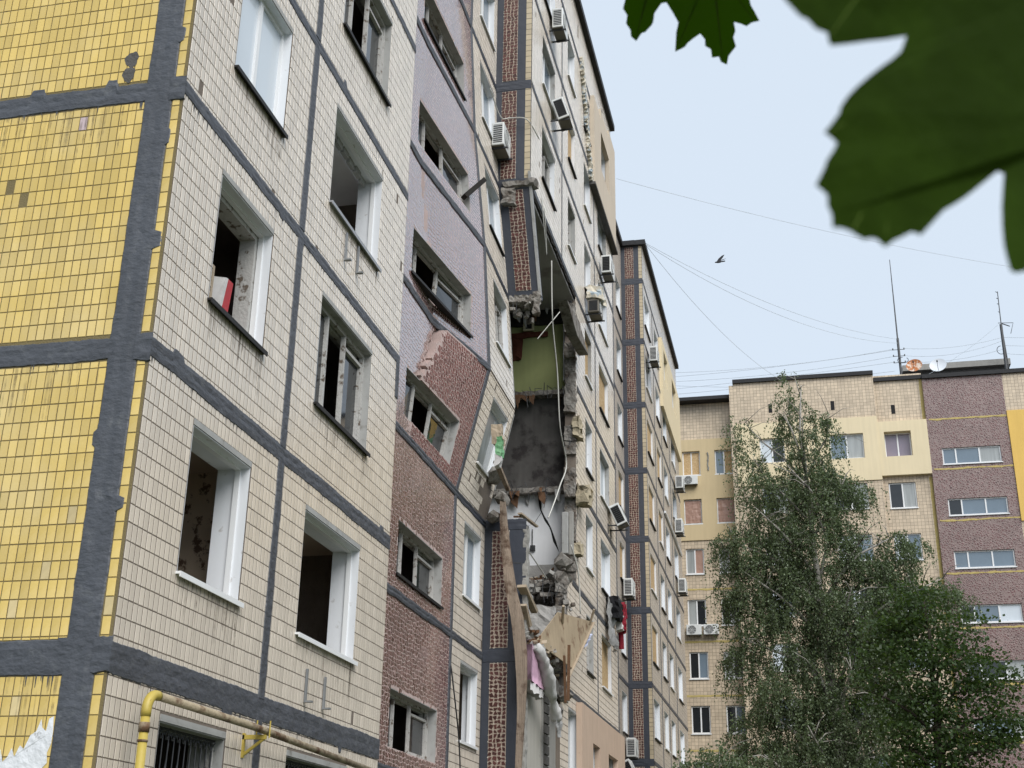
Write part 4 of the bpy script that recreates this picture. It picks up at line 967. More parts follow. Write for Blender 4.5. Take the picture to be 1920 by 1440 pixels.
for i in range(5):
    band(FAR, wallX(X2+.25), -7.28, -7.12, 22.7-2.83*(i+1), 22.8-2.83*i, 'seam_yellow', amp=.02, d=.012, seed=i+320, horiz=False, step=.15)
band(FAR, wallX(X2+.25), -7.3, -7.12, 26.0, 28.5, 'seam_yellow', amp=.02, d=.012, seed=330, horiz=False, step=.15)
for z in (17.3, 14.45, 11.6, 8.8):
    band(FAR, wallX(X1), 3.0, 7, z-.05, z+.05, 'seam_yellow', amp=.03, d=.012, seed=int(z)+340, step=.15)
b = MB(); b.mbox(wallX(71), -12.25, -6.7, 28.2, 29.85, -2, 0); b.build('roof_shed', 'concrete_dark', FAR)
b = MB(); b.mbox(wallX(70.8), -12.4, -6.55, 29.85, 30.2, -2.4, .1); b.build('shed_roof', 'concrete', FAR)
b = MB(); b.tube([(X1-.1, 4.6+.03*math.sin(t*3), 25.1-.15*t+.1*math.sin(t*2)) for t in [i*.5 for i in range(16)]], .03, 5); b.build('pipe_run', 'metal_grey', FAR)

b = MB(); b.box(14, X2+.3, -52, -40, 0, 28.2); b.build('reflection_mass', 'mosaic_far', FAR)  # unseen mass added to darken what the tilted mosaic panel reflects

# ------------------------------------------------------------------ rooftop dishes, masts, wires
def dish(name, label, c, r, matn):
    c = Vector(c); T = thing(name, label, 'satellite dish', (c.x, c.y, 28.5), 'dishes on the far roof')
    d = Vector((-.86, .18, .30)).normalized(); a = d.cross(Vector((0, 0, 1))).normalized(); e = a.cross(d)
    b = MB(); n, m_ = 28, 5; rows = []
    for j in range(m_+1):
        q = r*j/m_; rows.append([c-d*(.22*r*(1-(q/r)**2))+(a*math.cos(2*math.pi*i/n)+e*math.sin(2*math.pi*i/n))*q for i in range(n)])
    for j in range(m_):
        for i in range(n): b.face([rows[j][i], rows[j][(i+1) % n], rows[j+1][(i+1) % n], rows[j+1][i]])
    b.build('reflector', matn, T, smooth=True)
    b = MB(); b.tube([c-e*r*.9, c-e*r*.55+d*r*.55, c+d*r*.75-e*.05], .012, 5); b.obox(c+d*r*.78-e*.03, d*.05, a*.035, e*.035); b.build('feed_arm', 'metal_dark', T)
    b = MB(); b.tube([c-d*.14, c-d*.2-Vector((0, 0, .3)), (c.x+.15, c.y, 28.45)], .03, 6); b.build('bracket', 'metal_dark', T)
dish('satellite_dish', 'rusty orange satellite dish on the roof edge beside the tall mast', (69.0, -7.03, 29.48), .44, 'dish_rust')
dish('satellite_dish', 'plain pale grey satellite dish on the roof in front of the shed', (69.0, -8.30, 29.40), .46, 'dish_white')
T = thing('antenna_mast', 'tall thin whip mast on a dark post left of the rusty dish', 'antenna', (70, -6.38, 28.3))
b = MB(); b.tube([(70, -6.38, 28.3), (70, -6.39, 31.6)], .075, 6); b.build('post', 'metal_dark', T)
b = MB(); b.tube([(70, -6.39, 31.6), (70, -6.40, 34), (70, -6.41, 36.65)], [.045, .035, .02], 6); b.build('whip', 'metal_dark', T)
b = MB()
for z in (30.9, 30.5, 30.1): b.tube([(70, -6.7, z), (70, -6.05, z)], .018, 5); b.obox((70, -6.68, z+.04), (.03, 0, 0), (0, .03, 0), (0, 0, .05)); b.obox((70, -6.07, z+.04), (.03, 0, 0), (0, .03, 0), (0, 0, .05))
b.tube([(69.9, -6.3+.3*math.sin(t)-.25, 30.2+.18*math.cos(t)) for t in [i*.5 for i in range(12)]], .018, 5)
b.build('crossarm', 'metal_dark', T)
T = thing('antenna_mast', 'shorter mast with small rungs and a bent side arm above the roof shed', 'antenna', (70, -12.03, 28.3))
b = MB(); b.tube([(70, -12.0, 28.3), (70, -12.04, 32.0)], .085, 6); b.build('post', 'metal_dark', T)
b = MB(); b.tube([(70, -12.16, 28.8), (70, -12.06, 32.2), (70, -12.1, 34.05)], [.03, .03, .025], 6); b.build('whip', 'metal_dark', T)
b = MB()
for z in (34.0, 33.6, 33.25, 32.75): b.tube([(70, -12.08, z), (69.9, -11.98, z)], .02, 5)
b.tube([(70, -11.9, 32.1), (70, -12.7, 32.05), (70, -12.5, 31.4)], .02, 5); b.tube([(70, -12.1, 32.05), (70, -12.5, 31.85)], .03, 5)
b.tube([(69.9, -11.95+.22*math.sin(t)+.1, 30.4+.25*math.cos(t)) for t in [i*.4 for i in range(10)]], .018, 5)
b.build('crossarm', 'metal_dark', T)
def wire(p, q, sag, label, r=.016, mm='wire', name='overhead_wire', group='wires strung over the yard', cat='wire'):
    p, q = Vector(p), Vector(q); n = 24; b = MB()
    b.tube([p.lerp(q, i/n)-Vector((0, 0, sag*4*(i/n)*(1-i/n))) for i in range(n+1)], r*.62, 5)
    return b.build(name, mm, label=label, cat=cat, group=group)
wire((40.2, YA-.1, 25.95), (60, -17, 29.2), .55, 'long single wire from the damaged block passing behind the big leaf', r=.013)
wire((48.6, YA-.1, 27.75), (70, -6.4, 31.55), .75, 'upper of the two parallel wires from the pier roof to the whip mast', r=.016)
wire((48.6, YA-.1, 27.70), (70, -6.4, 31.30), 1.05, 'lower of the two parallel wires from the pier roof to the whip mast', r=.016)
wire((48.6, YA-.1, 27.72), (71, -.6, 29.3), .9, 'steep wire dropping from the pier roof behind the birch top', r=.014)
for i, (y0, z0, y1, z1, s) in enumerate(((10, 30.7, -6.05, 30.95, .45), (10, 30.2, -6.05, 30.9, .25), (10, 30.05, -6.05, 30.5, .4), (10, 29.3, -6.05, 30.15, .12), (10, 29.0, -6.05, 29.6, .1), (10, 30.1, -6.05, 29.0, .35))):
    wire((70, y0, z0), (70, y1, z1), s, ['topmost', 'second', 'third', 'fourth', 'fifth', 'lowest'][i]+' wire of the bundle running left from the whip mast', r=.019)
for i, (z0, z1, s) in enumerate(((30.95, 31.2, .25), (30.5, 31.0, .35), (30.1, 30.5, .25))):
    wire((70, -6.7, z0), (70, -12, z1), s, ['top', 'middle', 'bottom'][i]+' wire slung between the two roof masts', r=.016)
wire((70, -11.9, 32.0), (70, -6.4, 28.6), .3, 'guy wire sloping left from the rung mast to the roof', r=.014)
for i, (z0, z1) in enumerate(((31.2, 31.4), (30.7, 30.8), (30.2, 29.9))):
    wire((70, -12.1, z0), (70, -24, z1), .4, ['top', 'middle', 'bottom'][i]+' wire leaving the rung mast towards the right edge', r=.016)
# bird
T = thing('bird', 'small dark pigeon in flight against the sky', 'bird', (52, 2.587, 28.25))
b = MB(); c = Vector((52, 2.587, 28.25)); ax = Vector((.2, .9, .05)).normalized()
b.tube([c+ax*t for t in (-.17, -.11, -.04, .05, .11, .15, .19)], [.012, .035, .05, .05, .033, .03, .008], 10); b.build('body', 'feather', T, smooth=True)
for s_, up in ((1, .75), (-1, .35)):
    b = MB(); o = c+ax*.04+Vector((0, 0, .03)); t_ = Vector((-.25*s_, -.55, up)).normalized()
    P = [o+ax*.06, o-ax*.07, o+t_*.16-ax*.13, o+t_*.34-ax*.12, o+t_*.30-ax*.02, o+t_*.16+ax*.06]
    b.face(P); b.face([p+Vector((.006, 0, .004)) for p in P][::-1])
    for i in range(6): b.face([P[i], P[(i+1) % 6], P[(i+1) % 6]+Vector((.006, 0, .004)), P[i]+Vector((.006, 0, .004))])
    b.build('wing', 'feather', T)
b = MB(); b.obox(c-ax*.22, ax*.07, Vector((.05, 0, 0)), Vector((0, 0, .006))); b.build('tail', 'feather', T)

# ------------------------------------------------------------------ air conditioners
def ac_unit(label, c, face='-Y', size=(.80, .30, .55), roll=0.0, pitch=0.0, body='ac_white', stripped=False, brk=True, endgrille=True):
    """outdoor unit: length along the wall, depth away from it, height"""
    T = thing('air_conditioner', label, 'air conditioner', c, 'outdoor air conditioner units')
    L_, D_, H_ = [q/2 for q in size]
    if face == '-Y': ax, ay, az = Vector((1, 0, 0)), Vector((0, -1, 0)), Vector((0, 0, 1))
    else: ax, ay, az = Vector((0, -1, 0)), Vector((-1, 0, 0)), Vector((0, 0, 1))
    rt = Matrix.Rotation(roll, 3, ax) @ Matrix.Rotation(pitch, 3, ay)
    bx, by, bz = rt @ ax, rt @ ay, rt @ az; c = Vector(c)
    b = MB(); b.obox(c, bx*L_, by*D_, bz*H_); b.build('body', body, T, bevel=.02)
    f = c+by*(D_+.004)
    b = MB(); q = f+bx*(-L_*.25)
    for r_ in (.22, .18, .14, .10, .06):
        n = 22; P = [q+bx*math.cos(2*math.pi*i/n)*r_+bz*math.sin(2*math.pi*i/n)*r_+by*.012 for i in range(n+1)]; b.tube(P, .006, 4)
    for i in range(4): g = i*math.pi/4; b.tube([q+(bx*math.cos(g)+bz*math.sin(g))*.23+by*.014, q-(bx*math.cos(g)+bz*math.sin(g))*.23+by*.014], .006, 4)
    b.build('fan_guard', 'ac_white', T)
    b = MB(); b.disc(q+by*.002, bx*.225, bz*.225, 24); b.build('fan_opening', 'metal_dark', T)
    if endgrille:      # louvred coil on the near end
        e = c-bx*(L_+.003); b = MB(); b.obox(e, bx*.003, by*D_*.72, bz*H_*.8); b.build('coil', 'black' if stripped else 'metal_dark', T)
        b = MB()
        for i in range(9): b.obox(e-bx*.006+bz*H_*(-.72+.18*i), bx*.004, by*D_*.74, bz*.006)
        b.build('louvre', 'ac_white' if not stripped else 'metal_dark', T)
    b = MB(); b.obox(c-bz*(H_+.004), bx*L_*.95, by*D_*.95, bz*.003); b.build('base_pan', 'ac_brown', T)
    if brk:
        for s_ in (-.7, .7):
            b = MB(); o = c+ax*L_*s_; b.obox(o-az*(H_+.03)-ay*.05, ax*.018, ay*(D_+.12), az*.018); b.obox(o-az*(H_+.13)-ay*(D_+.13), ax*.018, ay*.018, az*.16)
            b.build('bracket', 'metal_dark', T)
    return T
ac_unit('topmost air conditioner on the damaged block, near the roof', (28.3, 5.38, 23.75), size=(.7, .30, .62))
ac_unit('air conditioner tipped outward below the topmost one', (28.55, 5.36, 21.05), roll=-.30, pitch=.1, size=(.7, .32, .62), stripped=True)
ac_unit('white air conditioner beside the narrow mosaic pier high on the wall', (25.55, 6.28, 18.42), size=(.75, .30, .62))
ac_unit('air conditioner under the torn sand-coloured cladding', (36.7, 5.38, 20.50), size=(.8, .32, .62), stripped=True)
T5 = ac_unit('wrecked air conditioner with crumpled bluish casing beside the collapse', (33.9, 5.36, 17.72), size=(.75, .34, .40), body='ac_brown', stripped=True)
b = MB(); b.rough_box(33.5, 34.1, 5.10, 5.52, 17.93, 18.35, step=.12, amp=.10, seed=44); b.build('crumpled_casing', 'foam_blue', T5)
ac_unit('air conditioner tilted away from the wall at mid height', (37.9, 5.32, 12.55), roll=-.42, pitch=.12, size=(.85, .34, .66), stripped=True)
ac_unit('air conditioner in the corner against the second mosaic pier', (47.3, 6.28, 12.42), size=(.8, .34, .66))
ac_unit('upper of two air conditioners at the foot of the second pier', (47.3, 6.28, 6.62), size=(.8, .34, .66))
ac_unit('lowest air conditioner, tilted, at the bottom picture edge', (46.0, 6.2, 5.72), roll=-.45, size=(.85, .34, .70), stripped=True)
ac_unit('air conditioner high on the section beyond the second pier', (49.7, 5.36, 22.85), size=(.85, .34, .66))
ac_unit('highest of three air conditioners at the far end of the block', (59.6, 5.36, 20.30), size=(.85, .36, .62))
ac_unit('middle of three air conditioners at the far end of the block', (58.6, 5.36, 17.85), size=(.85, .36, .66))
ac_unit('lowest of three air conditioners at the far end of the block', (59.2, 5.36, 15.15), size=(.85, .36, .66))
ac_unit('small air conditioner below the boarded window of the far block', (69.05, 5.62, 23.45), face='-X', size=(.82, .28, .52), endgrille=False)
ac_unit('left one of the pair of air conditioners on the far block', (69.05, 5.72, 15.05), face='-X', size=(.80, .28, .55), endgrille=False)
ac_unit('right one of the pair of air conditioners on the far block', (69.05, 4.80, 15.05), face='-X', size=(.80, .28, .55), endgrille=False)

# ------------------------------------------------------------------ gas pipe, poster, things in windows
T = thing('gas_pipe', 'yellow gas pipe bent along the facade above the barred window', 'pipe', (9.98, 5.40, 0))
b = MB(); b.tube([(9.98, 5.40, 0), (9.98, 5.40, 2.98)], .039, 14); b.build('riser', 'pipe_yellow', T, smooth=True)
b = MB(); b.tube([(9.98, 5.40, 2.95)]+[(9.98+.14-.14*math.cos(t), 5.40, 3.0+.14*math.sin(t)) for t in [i*math.pi/16 for i in range(9)]]+[(10.16, 5.40, 3.14)], .043, 14); b.build('elbow', 'pipe_yellow', T, smooth=True)
b = MB(); b.tube([(10.15, 5.40, 3.14), (12.2, 5.40, 3.13), (16.6, 5.40, 3.02)], .037, 14); b.build('run', 'pipe_worn', T, smooth=True)
b = MB(); b.tube([(9.98, 5.40, 2.82), (9.98, 5.40, 2.90)], .045, 14); b.tube([(9.98, 5.40, 2.74), (9.98, 5.40, 2.76)], .043, 14); b.build('weld_collar', 'pipe_worn', T, smooth=True)
b = MB(); b.obox((12.45, 5.50, 3.06), (.02, 0, 0), (0, .125, 0), (0, 0, .022)); b.obox((12.45, 5.615, 2.98), (.02, 0, 0), (0, .012, 0), (0, 0, .12)); b.tube([(12.45, 5.62, 2.88), (12.45, 5.39, 3.05)], .018, 5)
b.tube([(12.45, 5.34, 3.05), (12.45, 5.34, 3.22)], .008, 5); b.tube([(12.40, 5.46, 3.05), (12.40, 5.46, 3.22)], .008, 5); b.build('bracket', 'pipe_yellow', T)
b = MB()
P = [(6.17, 2.90), (6.15, 2.83), (6.11, 2.80), (6.10, 2.90), (6.06, 2.92), (6.045, 2.80), (6.05, 2.70), (6.075, 2.63), (6.06, 2.55), (6.11, 2.50), (6.16, 2.42), (6.20, 2.44), (6.24, 2.35), (6.45, 2.30), (6.62, 2.36), (6.60, 2.55), (6.54, 2.58), (6.50, 2.66), (6.47, 2.56), (6.43, 2.60), (6.40, 2.67), (6.37, 2.60), (6.33, 2.69), (6.29, 2.66), (6.25, 2.77), (6.20, 2.80)]
b.face([mE(p[0], p[1], .0065+.003*(i % 3)) for i, p in enumerate(P)]); b.build('torn_poster', 'paper', label='torn remains of white paper posters on the yellow corner wall', cat='poster')
b = MB(); o = mA(11.35, FK(1)+.95, -.23)
b.box8([Vector(o)+Vector(q) for q in ((-.02, -.02, 0), (.14, -.02, 0), (.14, .16, 0), (-.02, .16, 0), (.12, -.02, .62), (.24, -.02, .62), (.24, .14, .64), (.12, .14, .64))])
b.build('folder', 'red_board', label='red covered folder leaning in the burnt-out window with peeling paint', cat='folder')
b = MB(); b.box8([Vector(o)+Vector(q) for q in ((-.09, -.02, 0), (-.025, -.02, 0), (-.025, .16, 0), (-.09, .16, 0), (.06, -.02, .61), (.115, -.02, .62), (.115, .14, .64), (.03, .14, .63))])
b.build('page_stack', 'cloth_white', label='white page block beside the red folder in the window', cat='papers')
b = MB(); o = Vector(mA(10.80, FK(1)+.95, -.25))
b.obox(o+Vector((.16, 0, .26)), (.02, 0, 0), (0, .12, 0), (0, 0, .26)); b.obox(o+Vector((-.02, 0, .50)), (.16, 0, 0), (0, .12, 0), (0, 0, .02)); b.obox(o+Vector((-.02, 0, .28)), (.16, 0, 0), (0, .12, 0), (0, 0, .015)); b.obox(o+Vector((-.02, .11, .26)), (.17, 0, 0), (0, .008, 0), (0, 0, .25), 1)
b.build('shelf_unit', ['wood_pale', 'wood_brown'], label='small wooden shelf carcass standing in the window left of the red folder', cat='shelf')

# ------------------------------------------------------------------ debris of the collapse
T = thing('timber_plank', 'long weathered grey-brown plank hanging down over the mosaic pier', 'plank', (25.4, 5.7, 3.2))
b = MB(); rows = []
for (z, y, hw, x) in ((9.55, 6.10, .05, 25.62), (9.0, 6.06, .075, 25.58), (8.3, 5.98, .095, 25.53), (7.5, 5.85, .115, 25.47), (6.9, 5.70, .125, 25.42), (6.2, 5.61, .12, 25.40), (5.6, 5.58, .10, 25.40), (5.0, 5.59, .075, 25.42), (4.2, 5.63, .06, 25.45), (3.0, 5.69, .04, 25.5)):
    rows.append([(x, y-hw, z), (x-.03, y+hw, z+.02), (x+.05, y+hw, z+.02), (x+.08, y-hw, z)])
for i in range(len(rows)-1):
    for k in range(4): b.face([rows[i][k], rows[i][(k+1) % 4], rows[i+1][(k+1) % 4], rows[i+1][k]])
b.face(rows[0]); b.face(rows[-1][::-1]); b.build('plank_body', 'wood_grey', T)
b = MB(); b.obox((25.44, 5.72, 8.05), (.01, 0, 0), (0, .09, .01), (0, 0, .012)); b.build('nail_strip', 'metal_dark', T)
T = thing('wooden_panel', 'large fibreboard furniture panel with a pale batten hanging out of the collapse', 'panel', (29.0, 5.3, 6.3))
A_ = [Vector(q) for q in ((28.3, 5.40, 7.60), (32.4, 5.25, 8.18), (29.3, 5.25, 6.50), (25.9, 5.40, 6.50))]
nrm = (A_[1]-A_[0]).cross(A_[3]-A_[0]).normalized()*.012
b = MB(); b.box8([p-nrm for p in A_]+[p+nrm for p in A_]); b.build('board', 'fibreboard', T)
b = MB(); q0, q1 = A_[1], A_[2]+(A_[2]-A_[1])*.25; d_ = (q1-q0); s_ = (A_[0]-A_[1]).normalized()*.06; b.box8([q0-nrm*5, q1-nrm*5, q1-nrm*5+s_, q0-nrm*5+s_, q0+nrm*3, q1+nrm*3, q1+nrm*3+s_, q0+nrm*3+s_]); b.build('batten', 'wood_pale', T)
b = MB(); b.tube([A_[0]+Vector((.3, -.05, -.2)), A_[0]+Vector((-.1, -.15, .12))], .035, 5); b.tube([A_[1]+Vector((-.9, -.05, -.25)), A_[1]+Vector((-1.1, -.2, .1))], .03, 5); b.build('dowel', 'wood_pale', T)
b = MB(); b.obox((28.35, 5.16, 6.25), (.03, .0, .0), (0, .03, 0), (.05, 0, .62)); b.obox((28.0, 5.18, 6.05), (.05, 0, 0), (0, .02, 0), (-.08, 0, .5)); b.build('splintered_lath', 'wood_brown', label='reddish splintered lath dangling under the fibreboard panel', cat='lath')
def sheet(name, label, cat, P00, P10, P11, P01, matn, n=14, amp=.05, sc_n=3.0, seed=0, thick=.015, group=None, smooth=True):
    P00, P10, P11, P01 = map(Vector, (P00, P10, P11, P01)); nn = (P10-P00).cross(P01-P00).normalized(); b = MB(); G = []
    for s_ in (0, 1):
        g = []
        for i in range(n+1):
            r = []
            for j in range(n+1):
                a, c = i/n, j/n; p = P00*(1-a)*(1-c)+P10*a*(1-c)+P11*a*c+P01*(1-a)*c
                q = Vector((a*sc_n*2, c*sc_n, seed)); r.append(p+nn*(amp*mnoise.noise(q)+amp*.5*mnoise.noise(q*2.7)+(thick if s_ else 0))+(P01-P00)*.03*mnoise.noise((a*6, c*2, seed+4)))
            g.append(r)
        G.append(g)
    for s_ in (0, 1):
        for i in range(n):
            for j in range(n): b.face([G[s_][i][j], G[s_][i+1][j], G[s_][i+1][j+1], G[s_][i][j+1]])
    for i in range(n):
        for j in (0, n): b.face([G[0][i][j], G[0][i+1][j], G[1][i+1][j], G[1][i][j]]); b.face([G[0][j][i], G[0][j][i+1], G[1][j][i+1], G[1][j][i]])
    return b.build(name, matn, smooth=smooth, label=label, cat=cat, group=group)
T = thing('mattress', 'pink and white mattress slumped over the broken floor edge', 'mattress', (26.1, 5.5, 5.5))
b = MB(); b.rough_box(25.6, 26.95, 5.42, 5.58, 5.66, 6.38, step=.14, amp=.03, seed=21); b.build('pink_cover', 'cloth_pink', T, smooth=True)
b = MB(); b.rough_box(25.6, 27.0, 5.45, 5.60, 5.48, 5.66, step=.12, amp=.05, seed=22); b.build('white_underside', 'cloth_white', T, smooth=True)
KP = [(25.75, 5.45, 6.40, .09), (26.0, 5.36, 6.34, .11), (26.3, 5.33, 6.16, .125), (26.6, 5.33, 6.0, .14), (26.95, 5.33, 5.80, .145), (27.25, 5.34, 5.62, .12), (27.5, 5.34, 5.50, .07), (27.75, 5.34, 5.36, .115), (27.95, 5.34, 5.12, .13)]
b = MB(); QP = []
for i in range(len(KP)-1):
    for t_ in (0, .25, .5, .75): QP.append([KP[i][c]*(1-t_)+KP[i+1][c]*t_ for c in range(4)])
b.tube([q[:3] for q in QP], [q[3] for q in QP], 18)
b.v = [tuple(Vector(p)+mnoise.noise_vector(Vector(p)*6.5)*.045+mnoise.noise_vector(Vector(p)*15)*.018) for p in b.v]
o = b.build('rolled_bedding', 'cloth_white', smooth=True, label='roll of white bedding tied with string hanging down from the debris', cat='bedding')
sheet('film_scrap', 'clear plastic film dangling below the white bedding roll', 'film', (27.7, 5.30, 5.35), (28.15, 5.30, 5.4), (28.2, 5.30, 4.85), (27.9, 5.30, 4.8), 'film', n=8, amp=.08)
sheet('lilac_cloth', 'pale lilac cloth hanging behind the fibreboard batten', 'cloth', (30.3, 5.38, 7.5), (33.0, 5.38, 8.0), (32.2, 5.38, 7.55), (30.1, 5.38, 6.9), 'cloth_lilac', n=10, amp=.07, seed=3)
T = thing('clothes_bundle', 'black, red and white clothes hanging from a window sill at mid height', 'clothes', (37.5, 5.4, 9.0))
b = MB(); b.rough_box(37.0, 37.9, 5.25, 5.60, 9.25, 9.85, step=.12, amp=.09, seed=31); b.build('black_garment', 'cloth_black', T)
b = MB(); b.rough_box(38.2, 38.75, 5.25, 5.50, 9.1, 9.95, step=.12, amp=.08, seed=32); b.tube([(38.5, 5.4, 9.2), (38.6, 5.4, 8.6)], .08, 6); b.build('red_garment', 'cloth_red', T)
b = MB(); b.rough_box(37.8, 38.25, 5.28, 5.45, 9.05, 9.5, step=.12, amp=.07, seed=33); b.build('white_garment', 'cloth_white', T)
sheet('film_sheet', 'crumpled clear film trailing below the hanging clothes', 'film', (36.5, 5.5, 9.75), (37.3, 5.4, 9.5), (37.7, 5.4, 8.35), (36.8, 5.5, 8.5), 'film', n=12, amp=.14, seed=8)
T = thing('green_bag', 'bright green plastic bag with white rag caught at the tilted window', 'bag', (24.3, 5.9, 9.7))
b = MB(); b.rough_box(24.08, 24.30, 5.78, 5.90, 9.95, 10.35, step=.06, amp=.05, seed=41); b.build('green_plastic', 'cloth_green', T)
b = MB(); b.rough_box(24.02, 24.18, 5.80, 5.92, 9.72, 9.95, step=.09, amp=.06, seed=42); b.build('white_rag', 'cloth_white', T)
b = MB(); b.rough_box(24.35, 24.6, 5.85, 6.05, 10.35, 10.75, step=.09, amp=.05, seed=43); b.build('tan_cushion', 'wood_pale', label='tan cushion sticking up in the tilted window above the green bag', cat='cushion')
b = MB(); b.rough_box(31.95, 32.55, 5.28, 5.60, 11.3, 11.75, step=.1, amp=.12, seed=51); b.build('insulation_tuft', 'foam_cream', label='tuft of cream insulation wool bulging from the broken wall', cat='insulation')
b = MB(); b.obox((30.5, 5.42, 15.62), (.9, 0, .10), (0, .14, 0), (-.75, 0, .18)); b.obox((31.0, 5.56, 15.85), (.95, 0, .10), (0, .05, 0), (-.70, 0, .16)); b.build('fallen_lintel', 'concrete_broken', label='grooved concrete lintel hanging aslant at the edge of the collapse', cat='lintel', bevel=.02)
def hull(c, r, seed, squash=(1, 1, .7)):
    rr = random.Random(seed); bm = bmesh.new()
    for _ in range(16):
        d = Vector((rr.gauss(0, 1), rr.gauss(0, 1), rr.gauss(0, 1))).normalized()*r*rr.uniform(.75, 1.1); bm.verts.new((c[0]+d.x*squash[0], c[1]+d.y*squash[1], c[2]+d.z*squash[2]))
    bmesh.ops.convex_hull(bm, input=bm.verts); bmesh.ops.delete(bm, geom=[v for v in bm.verts if not v.link_faces], context='VERTS')
    b = MB(); bm.verts.index_update(); b.v = [tuple(v.co) for v in bm.verts]; b.f = [tuple(v.index for v in f.verts) for f in bm.faces]; b.m = [0]*len(b.f); bm.free(); return b
chunks = [((25.45, 6.25, 9.98), .34, 'lump of slab lodged under the tilted narrow panel'), ((25.75, 6.12, 9.55), .30, 'dark lump below the slab piece at the tilted panel'), ((25.65, 6.3, 9.12), .26, 'broken block resting on top of the lower mosaic pier'),
          ((31.2, 5.85, 9.5), .42, 'biggest concrete chunk on the stub floor beside the broken wall'), ((30.9, 5.75, 8.95), .40, 'chunk wedged under the biggest one beside the broken wall'), ((31.0, 5.72, 8.45), .38, 'lowest of the chunks stacked along the broken wall end'),
          ((31.9, 6.3, 8.8), .34, 'flat concrete piece below the white wall'), ((31.8, 6.75, 8.65), .34, 'rounded rubble piece left of the flat concrete piece'), ((31.5, 6.0, 8.55), .32, 'angular rubble piece right of the flat concrete piece'), ((30.2, 5.75, 7.9), .26, 'upright pale chunk above the fibreboard panel'),
          ((29.6, 5.5, 5.95), .34, 'dark chunk under the fibreboard panel'), ((29.2, 5.55, 5.55), .22, 'small chunk below the dark one near the bedding roll')]
for i, (c, r, lb) in enumerate(chunks):
    hull(c, r, i+5, (1, .7, .62)).build('concrete_chunk', 'concrete_broken', label='concrete '+lb if not lb.startswith(('lump', 'dark', 'broken', 'biggest', 'chunk', 'lowest', 'flat', 'rounded', 'angular', 'upright', 'small')) else lb, cat='rubble', group='loose concrete chunks in the collapse')
for i, (c, r, lb) in enumerate((((27.4, 6.2, 6.75), .5, 'broad rubble block behind the mattress'), ((28.6, 6.0, 6.6), .45, 'rubble block right of the broad one behind the bedding roll'), ((29.6, 6.1, 6.8), .5, 'tall rubble block at the back of the heap'), ((29.9, 5.75, 7.35), .35, 'tilted rubble block wedged at the broken wall above the panel'), ((31.3, 6.6, 8.3), .4, 'slab fragment hanging beneath the stub floor'), ((31.6, 7.2, 8.45), .35, 'second slab fragment hanging left beneath the stub floor'))):
    hull(c, r, i+40, (1, .8, .55)).build('concrete_chunk', 'concrete_broken', label=lb, cat='rubble', group='loose concrete chunks in the collapse')
b = MB(); b.box(27.3, 29.9, 6.3, 6.5, 7.0, 8.35); b.build('fallen_slab', 'wall_concrete', label='upright grey slab standing behind the fibreboard panel', cat='slab', bevel=.03)
pl = random.Random(3)
names = ['lying flat on the pile', 'pointing up out of the pile', 'half buried by rubble', 'crossing two others', 'with a split end', 'resting on the stub floor']
def plank(p, q, w_, t_, mm, label):
    p, q = Vector(p), Vector(q); d = (q-p); s_ = d.cross(Vector((0, 0, 1))).normalized()*w_; u = s_.cross(d).normalized()*t_
    b = MB(); b.box8([p-s_-u, q-s_*.7-u, q+s_*.6-u, p+s_-u, p-s_+u, q-s_*.9+u, q+s_*.8+u, p+s_+u]); b.build('splintered_board', mm, label=label, cat='board', group='splintered boards in the collapse')
plank((26.9, 6.0, 9.55), (28.3, 5.9, 9.62), .05, .018, 'wood_pale', 'pale splinter jutting right from the tilted panel into the dark room')
plank((26.7, 6.05, 9.42), (27.9, 6.1, 9.75), .05, .02, 'wood_brown', 'brown splinter just above the pale one at the tilted panel')
plank((31.4, 7.2, 9.10), (31.6, 6.0, 9.16), .10, .02, 'wood_brown', 'brown board lying across the rubble below the white wall')
plank((31.8, 6.6, 9.1), (31.9, 6.2, 9.5), .16, .015, 'wood_brown', 'brown square board tipped up on the rubble below the white wall')
plank((31.4, 7.0, 9.0), (31.5, 6.1, 8.95), .06, .02, 'wood_grey', 'grey board beneath the brown one below the white wall')
plank((31.5, 6.3, 9.05), (31.6, 5.8, 9.25), .05, .02, 'wood_grey', 'thin grey board at the right of the rubble shelf')
plank((25.6, 5.65, 7.6), (26.7, 5.6, 7.28), .10, .03, 'wood_pale', 'curved cream frame piece behind the long plank')
plank((25.6, 5.7, 7.2), (26.1, 5.65, 6.85), .16, .03, 'wood_pale', 'cream panel corner below the curved frame piece')
plank((26.0, 5.6, 6.62), (28.0, 5.5, 6.72), .04, .02, 'cloth_white', 'white stick lying over the mattress')
plank((26.1, 5.65, 6.50), (27.7, 5.55, 6.55), .08, .02, 'wood_brown', 'reddish board on top of the mattress pile')
plank((26.3, 5.7, 6.9), (27.5, 5.6, 6.55), .05, .02, 'wood_grey', 'grey splinter slanting down above the mattress')
plank((24.55, 6.0, 10.0), (25.3, 5.9, 9.6), .06, .03, 'wood_grey', 'grey window rail slanting below the green bag')
plank((22.65, 6.35, 15.25), (22.95, 6.0, 15.80), .09, .05, 'soot', 'charred stub of wood poking out of a mosaic-panel window')
b = MB()
